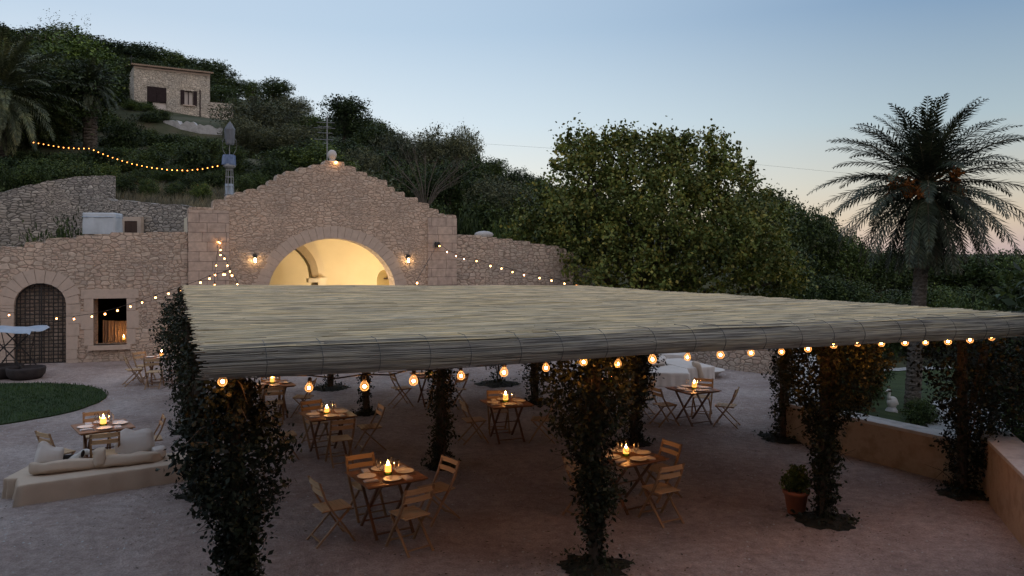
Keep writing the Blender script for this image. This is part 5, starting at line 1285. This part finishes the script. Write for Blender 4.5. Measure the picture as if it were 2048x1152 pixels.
# ------------------------------------------------------------------ draped benches, pillows, dog
def bench(label, poly_c, w_, d_, h_, rz, mat, seed):
    o = cloth_box(w_, d_, h_, seed, .03, .02, 26).build('daybed', mat, None, True); o.location = (poly_c[0], poly_c[1], 0); o.rotation_euler = (0, 0, rz); return tag(o, label, 'daybed', 'draped daybeds')
bench('long low bench draped in beige cloth near the lawn', (-6.38, 12.55), 2.75, .78, .31, R(33), M['linen'], 1)
bench('low beige draped bench end turned towards the lawn', (-7.58, 12.38), .5, 1.0, .305, R(6), M['linen'], 2)
def pillow(label, loc, size, rot, mat, seed):
    b = MB(); nu_, nv = 44, 26; vs = []
    f = lambda v, e: math.copysign(abs(v) ** e, v)
    for j in range(nv + 1):
        t = math.pi * (j / nv - .5)
        for i in range(nu_):
            a = 2 * math.pi * i / nu_; c = math.cos(t); s_ = math.sin(t)
            x, y, z = f(c, .35) * f(math.cos(a), .4), f(c, .9) * f(math.sin(a), .9), f(s_, .45)
            P_ = Vector((x * size[0] / 2, y * size[1] / 2 * (1 - .6 * max(abs(x), abs(z)) ** 4), z * size[2] / 2))
            if z > 0: P_.z *= 1 + .45 * mnoise.noise((P_.x * 4 + seed * 3, 7, seed))
            q_ = P_ * 9; cr_ = 1 - abs(mnoise.noise((q_.x * .7 + seed, q_.y, q_.z * 1.2)))
            d_ = .05 * mnoise.noise(P_ * 5 + Vector((seed, 2, 1))) + .03 * (cr_ - .8)
            P_ += Vector((x * .3, y, z * .8)).normalized() * d_ * min(1, 2.2 * size[2] + .3)
            vs.append(tuple(P_))
    b.add(vs, [(j * nu_ + i, j * nu_ + (i + 1) % nu_, (j + 1) * nu_ + (i + 1) % nu_, (j + 1) * nu_ + i) for j in range(nv) for i in range(nu_)])
    o = b.build('pillow', mat, None, True); o.location = loc; o.rotation_euler = rot; return tag(o, label, 'pillow', 'pillows on the benches')
def pp(px, py, z): p = ground(px, py, z); return (p.x, p.y, z)
pillow('long limp beige pillow lying at the bench end by the dog', pp(137, 932, .38), (1.05, .34, .2), (R(-18), R(3), R(33)), M['linen'], 1)
pillow('long flat beige pillow lying below the upright white pillow', pp(258, 919, .38), (1.0, .34, .2), (R(-15), R(2), R(30)), M['linen'], 2)
pillow('upright white pillow leaning behind the dog', pp(98, 913, .46), (.4, .2, .38), (R(-20), R(10), R(30)), M['linen2'], 3)
pillow('square white pillow standing upright at the table side', pp(271, 888, .56), (.62, .2, .46), (R(-14), R(-2), R(25)), M['linen2'], 4)
pillow('small round bolster at the end of the beige bench', pp(318, 903, .43), (.24, .24, .24), (0, 0, R(30)), M['linen2'], 5)
pillow('folded beige pillow wedged upright between the long pillows', pp(198, 916, .47), (.2, .26, .34), (R(-8), 0, R(35)), M['linen'], 6)
# far lounge
bench('white draped daybed with square front in the far lounge', (4.25, 22.35), 1.6, 1.5, .38, R(-8), M['linen2'], 3)
bench('white draped daybed corner beside the round basin', (5.15, 23.4), 1.0, 1.9, .40, R(20), M['linen2'], 4)
bench('white draped bench against the curved wall', (4.6, 25.8), 2.3, .9, .42, R(-24), M['linen2'], 5)
pillow('white cushion slumped on the far daybed', (4.1, 22.9, .5), (1.1, .5, .24), (0, 0, R(30)), M['linen2'], 7)
pillow('dark beige cushion leaning against the far daybed corner', (5.42, 22.6, .3), (.18, .4, .6), (R(5), R(-18), R(10)), M['linen'], 8)
bs = MB().lathe([(0, 0), (.28, 0), (.36, .12), (.5, .2), (.52, .22), (.5, .23), (.42, .19), (.0, .17)], 24).build('basin', M['linen2'], None, True)
bs.location = (5.85, 23.25, 0); tag(bs, 'wide pale shallow basin beside the far daybed', 'basin')

# dog: skinned skeleton
def skin_body(name, joints, bones, mat, root=0, sub=2):
    me = bpy.data.meshes.new(name + '_cage'); me.from_pydata([j[:3] for j in joints], bones, []); me.update()
    o = bpy.data.objects.new(name + '_cage', me); COL.objects.link(o)
    if not me.skin_vertices: me.attributes  # layer is created below
    md = o.modifiers.new('skin', 'SKIN'); md.use_smooth_shade = True
    lay = me.skin_vertices[0] if me.skin_vertices else None
    if lay is None:
        import bmesh
        bm = bmesh.new(); bm.from_mesh(me); bm.verts.layers.skin.verify(); bm.to_mesh(me); bm.free(); lay = me.skin_vertices[0]
    for i, j in enumerate(joints): lay.data[i].radius = (j[3], j[4] if len(j) > 4 else j[3]); lay.data[i].use_root = (i == root)
    o.modifiers.new('sub', 'SUBSURF').levels = sub
    dg = bpy.context.evaluated_depsgraph_get(); m2 = bpy.data.meshes.new_from_object(o.evaluated_get(dg)); m2.name = name
    bpy.data.objects.remove(o); r_ = bpy.data.objects.new(name, m2); COL.objects.link(r_); m2.materials.clear(); m2.materials.append(mat); return r_
def dogmat():
    m, N, L, b = nm('dog_coat', (.7, .68, .64), .85, .15)
    tc = N.new('ShaderNodeTexCoord'); nz = N.new('ShaderNodeTexNoise'); nz.inputs['Scale'].default_value = 5; L.new(tc.outputs['Object'], nz.inputs['Vector'])
    sp = N.new('ShaderNodeSeparateXYZ'); L.new(tc.outputs['Object'], sp.inputs[0])
    mg = N.new('ShaderNodeMath'); mg.operation = 'MULTIPLY_ADD'; L.new(nz.outputs['Fac'], mg.inputs[0]); mg.inputs[1].default_value = .12; L.new(sp.outputs[2], mg.inputs[2])
    mx = N.new('ShaderNodeMath'); mx.operation = 'MULTIPLY_ADD'; L.new(nz.outputs['Fac'], mx.inputs[0]); mx.inputs[1].default_value = .15; L.new(sp.outputs[0], mx.inputs[2])
    ab = N.new('ShaderNodeMath'); ab.operation = 'ADD'; L.new(mx.outputs[0], ab.inputs[0]); ab.inputs[1].default_value = -.02
    aa_ = N.new('ShaderNodeMath'); aa_.operation = 'ABSOLUTE'; L.new(ab.outputs[0], aa_.inputs[0])
    sb_ = N.new('ShaderNodeMath'); sb_.operation = 'MULTIPLY_ADD'; L.new(aa_.outputs[0], sb_.inputs[0]); sb_.inputs[1].default_value = -1.0; L.new(mg.outputs[0], sb_.inputs[2])
    r1 = ramp(N, [(.275, (.7, .68, .64)), (.29, (.02, .016, .014))]); L.new(sb_.outputs[0], r1.inputs[0])
    L.new(r1.outputs[0], b.inputs['Base Color']); return m
dj = [(-.02, 0, .3, .08, .085), (-.16, 0, .31, .075, .08), (.13, 0, .3, .085, .1), (.2, 0, .36, .055, .06), (.25, 0, .43, .05), (.31, 0, .45, .052), (.37, 0, .435, .032), (.415, 0, .425, .022),
      (.14, .06, .2, .035), (.145, .062, .1, .02), (.15, .062, .02, .02), (.175, .062, .012, .02), (.14, -.06, .2, .035), (.145, -.062, .1, .02), (.15, -.062, .02, .02), (.175, -.062, .012, .02),
      (-.17, .06, .2, .045), (-.215, .064, .11, .022), (-.2, .064, .02, .02), (-.175, .064, .012, .02), (-.17, -.06, .2, .045), (-.215, -.064, .11, .022), (-.2, -.064, .02, .02), (-.175, -.064, .012, .02),
      (-.24, 0, .33, .025), (-.31, 0, .4, .016), (-.34, 0, .47, .009)]
db = [(0, 1), (0, 2), (2, 3), (3, 4), (4, 5), (5, 6), (6, 7), (2, 8), (8, 9), (9, 10), (10, 11), (2, 12), (12, 13), (13, 14), (14, 15), (1, 16), (16, 17), (17, 18), (18, 19), (1, 20), (20, 21), (21, 22), (22, 23), (1, 24), (24, 25), (25, 26)]
dog = thing('dog', 'small white dog with dark saddle and ears standing by the bench', 'dog', (-7.31, 12.71, 0), R(-4)); dog.scale = (1.12,) * 3
bd = skin_body('body', dj, db, dogmat()); bd.parent = dog
M['dogdark'] = nm('dog_dark_fur', (.03, .022, .018), .9, .1)[0]
for sy in (-1, 1):
    e = MB().ball((0, 0, 0), .05, 10, (.55, .22, 1.1)); o = e.build('ear', M['dogdark'], dog, True); o.location = (.285, sy * .052, .43); o.rotation_euler = (R(8 * sy), R(10), 0)
    MB().ball((.338, sy * .028, .462), .007, 6).build('eye', M['socket'], dog, True)
MB().ball((.436, 0, .432), .013, 8).build('nose', M['socket'], dog, True)

# ------------------------------------------------------------------ pot, stand with tarp, bowls, tower, antenna, statue
pt = thing('plant_pot', 'terracotta pot with a small leafy bush beside the post', 'plant pot', (*ground(1592, 1026).xy, 0))
MB().lathe([(0, 0), (.115, 0), (.12, .01), (.165, .28), (.185, .285), (.188, .335), (.17, .335), (.16, .3), (0, .3)], 22).build('pot', M['terra'], pt, True)
P = crown_points([(0, 0, .45, .19, .19, .14), (.03, 0, .5, .13, .13, .13)], 150, 9, .035, 31, .6); q = np.random.default_rng(2); ex = [np.array([q.uniform(-.12, .12), q.uniform(-.1, .1), .5]) + np.array([q.uniform(-.3, .3), q.uniform(-.2, .2), .8]) * q.random((14, 1)) * .24 for _ in range(12)]
V, F = leaf_cloud(np.concatenate([P] + ex), .055, 3); np_mesh('foliage', V, F, M['leaf_mid'], pt)
MB().tube([(0, 0, .28), (.02, 0, .5)], .012, 5).build('stem', M['bark'], pt)

sp_ = ground(22, 752)
st = thing('iron_stand', 'wrought iron stand under a sagging pale blue tarpaulin', 'stand', (sp_.x, sp_.y, 0), 0)
H = 1.4; b = MB()
for sx in (-1, 1):
    for y in (-.35, .35):
        b.tube([(sx * .75, y, 0), (sx * .35, y, .55), (-sx * .1, y, 1.0), (-sx * .5, y, H)], .02, 6)
        b.tube([(sx * .35, y, 0), (sx * .38, y, .7), (sx * .55, y, H)], .014, 5)
    for z in (.42, .9): b.bar((-.5, sx * .35, z), (.5, sx * .35, z), .02, .02)
b.bar((-.8, -.36, H), (.8, -.36, H), .025, .025); b.bar((-.8, .36, H), (.8, .36, H), .025, .025)
b.build('frame', M['iron'], st)
b = MB(); nx, ny = 24, 12; vs = []
for j in range(ny + 1):
    for i in range(nx + 1):
        x = -1.1 + 2.0 * i / nx; y = -.55 + 1.1 * j / ny; z = H + .05 + .05 * math.sin(x * 5 + y * 3) * math.cos(y * 4) + .05 * mnoise.noise((x * 2, y * 3, 1)) - .1 * (abs(y) > .5) - (.05 if i in (0, nx) else 0)
        vs.append((x, y, z))
b.add(vs, [(j * (nx + 1) + i, j * (nx + 1) + i + 1, (j + 1) * (nx + 1) + i + 1, (j + 1) * (nx + 1) + i) for j in range(ny) for i in range(nx)]); b.build('tarpaulin', M['tarp'], st, True)
def bowl(px, py, rad, h, label):
    p = ground(px, py); o = MB().lathe([(0, 0), (rad * .75, 0), (rad * .95, h * .4), (rad, h * .85), (rad * .98, h), (rad * .86, h), (rad * .84, h * .8), (0, h * .72)], 26).build('stone_trough', M['bowl'], None, True)
    o.location = p; tag(o, label, 'trough', 'dark round troughs')
bowl(52, 757, .52, .34, 'dark round stone trough at the outer end under the stand'); bowl(2, 755, .6, .36, 'dark round stone trough under the tarpaulin stand'); bowl(66, 748, .32, .22, 'smaller dark trough behind the round trough')

tb = at(459, 394, 33)
tw = thing('covered_beacon', 'slim metal tower wrapped in blue cloth with a grey hooded top', 'tower', tb); tw.scale = (.8, .8, 1)
U = 33 / FPX
b = MB()
for k in range(8):
    a = k * math.pi / 4; b.tube([(.28 * math.cos(a), .28 * math.sin(a), -.6), (.17 * math.cos(a), .17 * math.sin(a), 56 * U)], .018, 5)
for z, r_ in ((.1, .27), (20 * U, .23), (40 * U, .2), (54 * U, .175)): b.tube([(r_ * math.cos(k * math.pi / 8), r_ * math.sin(k * math.pi / 8), z) for k in range(17)], .016, 5)
b.build('cage', M['steel'], tw)
cloth_box(.34, .34, 26 * U, 4, .05, .1, 6).build('wrap', M['tarp'], tw, True)
MB().lathe([(0, 60 * U), (.18, 57 * U), (.30, 60 * U), (.32, 62 * U), (.25, 66 * U), (0, 68 * U)], 20).build('collar', M['steel'], tw, True)
o = cloth_box(.5, .5, 20 * U, 7, .06, .05, 6).build('cloth', M['bluecloth'], tw, True); o.location = (0, 0, 64 * U)
b = MB()
for sx in (-1, 1): b.tube([(sx * .2, 0, 84 * U), (sx * .36, 0, 95 * U), (sx * .36, 0, 112 * U), (sx * .2, 0, 122 * U)], .012, 5)
b.tube([(0, 0, 82 * U), (0, 0, 150 * U)], .02, 6); b.build('wire_ring', M['steel'], tw)
hd = MB(); n = 10; prof = [(.0, 152), (.14, 145), (.30, 135), (.27, 122), (.24, 108), (.2, 104)]
hd.lathe([(r_, z * U) for r_, z in prof], n); hd.v = [(v[0] * (1 + .18 * mnoise.noise((v[0] * 5, v[1] * 5, v[2] * 2))) + .02, v[1], v[2] + .03 * mnoise.noise((v[0] * 6, 3, v[2]))) for v in hd.v]
hd.build('hood', M['hood'], tw)

ab = PM.world(PM.hit(669, 300)[0], 0, 1.2); ab.z = CAMZ + 180 * ab.y / FPX
an = thing('antenna', 'thin television antenna rising behind the gable peak', 'antenna', (ab.x, ab.y, ab.z))
u_ = ab.y / FPX; MB().tube([(0, 0, -2.0), (0, 0, 88 * u_)], .022, 6).build('mast', M['steel'], an)
b = MB()
for z, x0, x1 in ((75, -22, 16), (64, -28, 17), (54, -20, 12), (41, -26, 14), (33, -10, 4), (67, -20, 8)): b.tube([(x0 * u_, .1, (z + 1.5) * u_), (x1 * u_, -.1, (z - 1.5) * u_)], .01, 5)
b.build('rods', M['steel'], an)
sp2 = at(1783, 818, 26.5); sz = terrain_z(sp2.x, 26.5)
sg = thing('garden_statue', 'small white statue standing in the garden beside the palm', 'statue', (sp2.x, sp2.y, sz), R(20)); sg.scale = (.62, .62, .66)
MB().ball((.05, 0, .5), .27, 14, (1.25, .8, 1.15)).tube([(-.1, 0, .62), (-.2, 0, .82), (-.14, 0, 1.0), (-.18, 0, 1.1)], [.15, .09, .07, .075], 10).ball((-.21, 0, 1.12), .1, 10, (1.25, .85, .9)).tube([(-.3, 0, 1.12), (-.46, 0, 1.06)], [.04, .012], 6).tube([(.25, 0, .5), (.5, 0, .36)], [.16, .03], 8).build('figure', M['statue'], sg, True)
MB().lathe([(0, -.1), (.34, -.1), (.32, .08), (.22, .24), (0, .28)], 12).build('rock_base', M['rock'], sg)

# ------------------------------------------------------------------ string lights
def string(name, label, pts, bulbs, r_glass, core, glass, sock=True, rad=.008, drop=.07):
    """pts: cable polyline in world; bulbs: list of world points of the glass"""
    t = thing(name, label, 'string lights', pts[0]); o0 = Vector(pts[0])
    MB().tube([Vector(p) - o0 for p in pts], rad, 5).build('cable', M['cable'], t)
    for p in bulbs:
        q = Vector(p) - o0; k = r_glass
        e = bpy.data.objects.new('bulb', GLASS[(k, glass)]); COL.objects.link(e); e.parent = t; e.location = q; e.scale = (BR.uniform(.88, 1.1),) * 3; e.rotation_euler = (BR.uniform(-.12, .12), BR.uniform(-.12, .12), BR.uniform(0, 3))
        c = bpy.data.objects.new('filament', CORE[(k, core)]); COL.objects.link(c); c.parent = e
        if sock: s_ = bpy.data.objects.new('socket', SOCK[k]); COL.objects.link(s_); s_.parent = e
    return t
GLASS = {}; CORE = {}; SOCK = {}; BR = random.Random(9)
def bulbmesh(k, glass, core, cf):
    g = MB().lathe([(0, -1.1 * k), (.5 * k, -1.0 * k), (.9 * k, -.6 * k), (1.0 * k, -.1 * k), (.85 * k, .45 * k), (.55 * k, .85 * k), (.42 * k, 1.2 * k)], 12).build('bulb', M[glass], None, True); GLASS[(k, glass)] = g.data; bpy.data.objects.remove(g)
    c = MB().ball((0, 0, -.1 * k), cf * k, 6).build('filament', M[core], None, True); CORE[(k, core)] = c.data; bpy.data.objects.remove(c)
    s_ = MB().lathe([(0, 1.15 * k), (.48 * k, 1.15 * k), (.5 * k, 2.2 * k), (.3 * k, 2.5 * k), (0, 2.5 * k)], 8).build('socket', M['socket'], None, True); SOCK[k] = s_.data; bpy.data.objects.remove(s_)
bulbmesh(.046, 'bulb', 'core', .36); bulbmesh(.034, 'bulbsmall', 'coresmall', .6); bulbmesh(.021, 'bulbsmall', 'dot', 1.0)
PE = Plane((NL.x, NL.y), (NR - NL).y / (NR - NL).x)
off = PE.world(0, 0, .22); PE2 = Plane((off.x, off.y), (NR - NL).y / (NR - NL).x)
front = [(445, 762), (618, 775), (729, 772), (827, 761), (922, 751), (1008, 744), (1092, 735), (1167, 723), (1236, 727), (1305, 718), (1375, 714), (1441, 709), (1502, 705), (1563, 703), (1616, 697), (1667, 689), (1715, 686), (1763, 686), (1810, 684), (1851, 684), (1896, 682), (1940, 679), (1983, 674)]
bl_ = [PE2.world(*PE2.hit(x, y)) for x, y in front]
cab = []
for i, p in enumerate(bl_):
    cab.append(p + Vector((0, 0, .12)))
    if i < len(bl_) - 1: cab.append((p + bl_[i + 1]) / 2 + Vector((0, 0, .085)))
string('string_lights', 'row of round bulbs hanging along the near edge of the reed roof', cab, bl_, .046, 'core', 'bulb')
def px_string(label, lst, Y0, Y1, r_, core, glass, lead=None, tail=None, sock=True, rad=.008):
    n = len(lst); P = [at(x, y, Y0 + (Y1 - Y0) * i / max(1, n - 1)) for i, (x, y) in enumerate(lst)]
    c = [p + Vector((0, 0, r_ * 2.6)) for p in P]
    if lead is not None: c = [lead] + c
    if tail is not None: c = c + [tail]
    return string('string_lights', label, c, P, r_, core, glass, sock, rad)
px_string('long light string crossing the low wall, gate and window', [(-40, 622), (18, 630), (113, 637), (148, 638), (184, 633), (210, 628), (235, 621), (261, 613), (284, 605), (311, 595), (337, 587), (360, 580), (401, 565), (419, 557), (450, 549)], 24.6, 23.6, .034, 'coresmall', 'bulbsmall', None, at(462, 536, 24))
star = PM.world(*PM.hit(438, 484), -.1)
px_string('short light string dropping straight from the wall to the roof corner', [(437, 484), (432, 531), (430, 550), (429, 570)], star.y, 20.6, .034, 'coresmall', 'bulbsmall', star, at(428, 575, 20.4))
px_string('slanting light string from the wall to the far roof edge', [(440, 486), (441, 500), (441, 510), (449, 517), (455, 531), (460, 543), (447, 549), (464, 551), (475, 569)], star.y - .1, 21.2, .034, 'coresmall', 'bulbsmall', star, at(478, 574, 21))
fa = PM.world(*PM.hit(873, 486), -.2)
px_string('light string from the floodlight down the stepped wall', [(879, 492), (894, 504), (912, 512), (928, 518), (953, 522), (981, 532), (1003, 537), (1025, 544), (1048, 550), (1079, 556), (1103, 561), (1129, 567), (1153, 572)], fa.y - .2, 24.5, .034, 'coresmall', 'bulbsmall', fa, at(1165, 574, 24))
px_string('bare cable with one bulb from the floodlight to the roof', [(834, 566)], 23.2, 23.2, .034, 'coresmall', 'bulbsmall', fa, at(829, 574, 22.6))
hl = []
def interp(P, n):
    d = [0]
    for a, b in zip(P, P[1:]): d.append(d[-1] + math.hypot(b[0] - a[0], b[1] - a[1]))
    return [(float(np.interp(t, d, [p[0] for p in P])), float(np.interp(t, d, [p[1] for p in P]))) for t in np.linspace(0, d[-1], n)]
curve1 = [(67, 285), (95, 290), (125, 295), (155, 297), (180, 297), (200, 306), (230, 317), (262, 327), (300, 335), (340, 340), (375, 341), (405, 338), (435, 332)]
px_string('long sagging string of tiny orange lights across the hill', interp(curve1, 38), 36, 33.2, .021, 'dot', 'bulbsmall', None, at(452, 328, 33), False, .006)
# far utility cable in the sky
c = thing('utility_cable', 'thin overhead cable crossing the sky behind the maple', 'cable', (0, 0, 0)); MB().tube([at(x, y, 62) for x, y in ((780, 268), (960, 287), (1110, 297), (1400, 318), (1700, 347), (1900, 372))], .006, 4).build('wire', M['cable'], c)
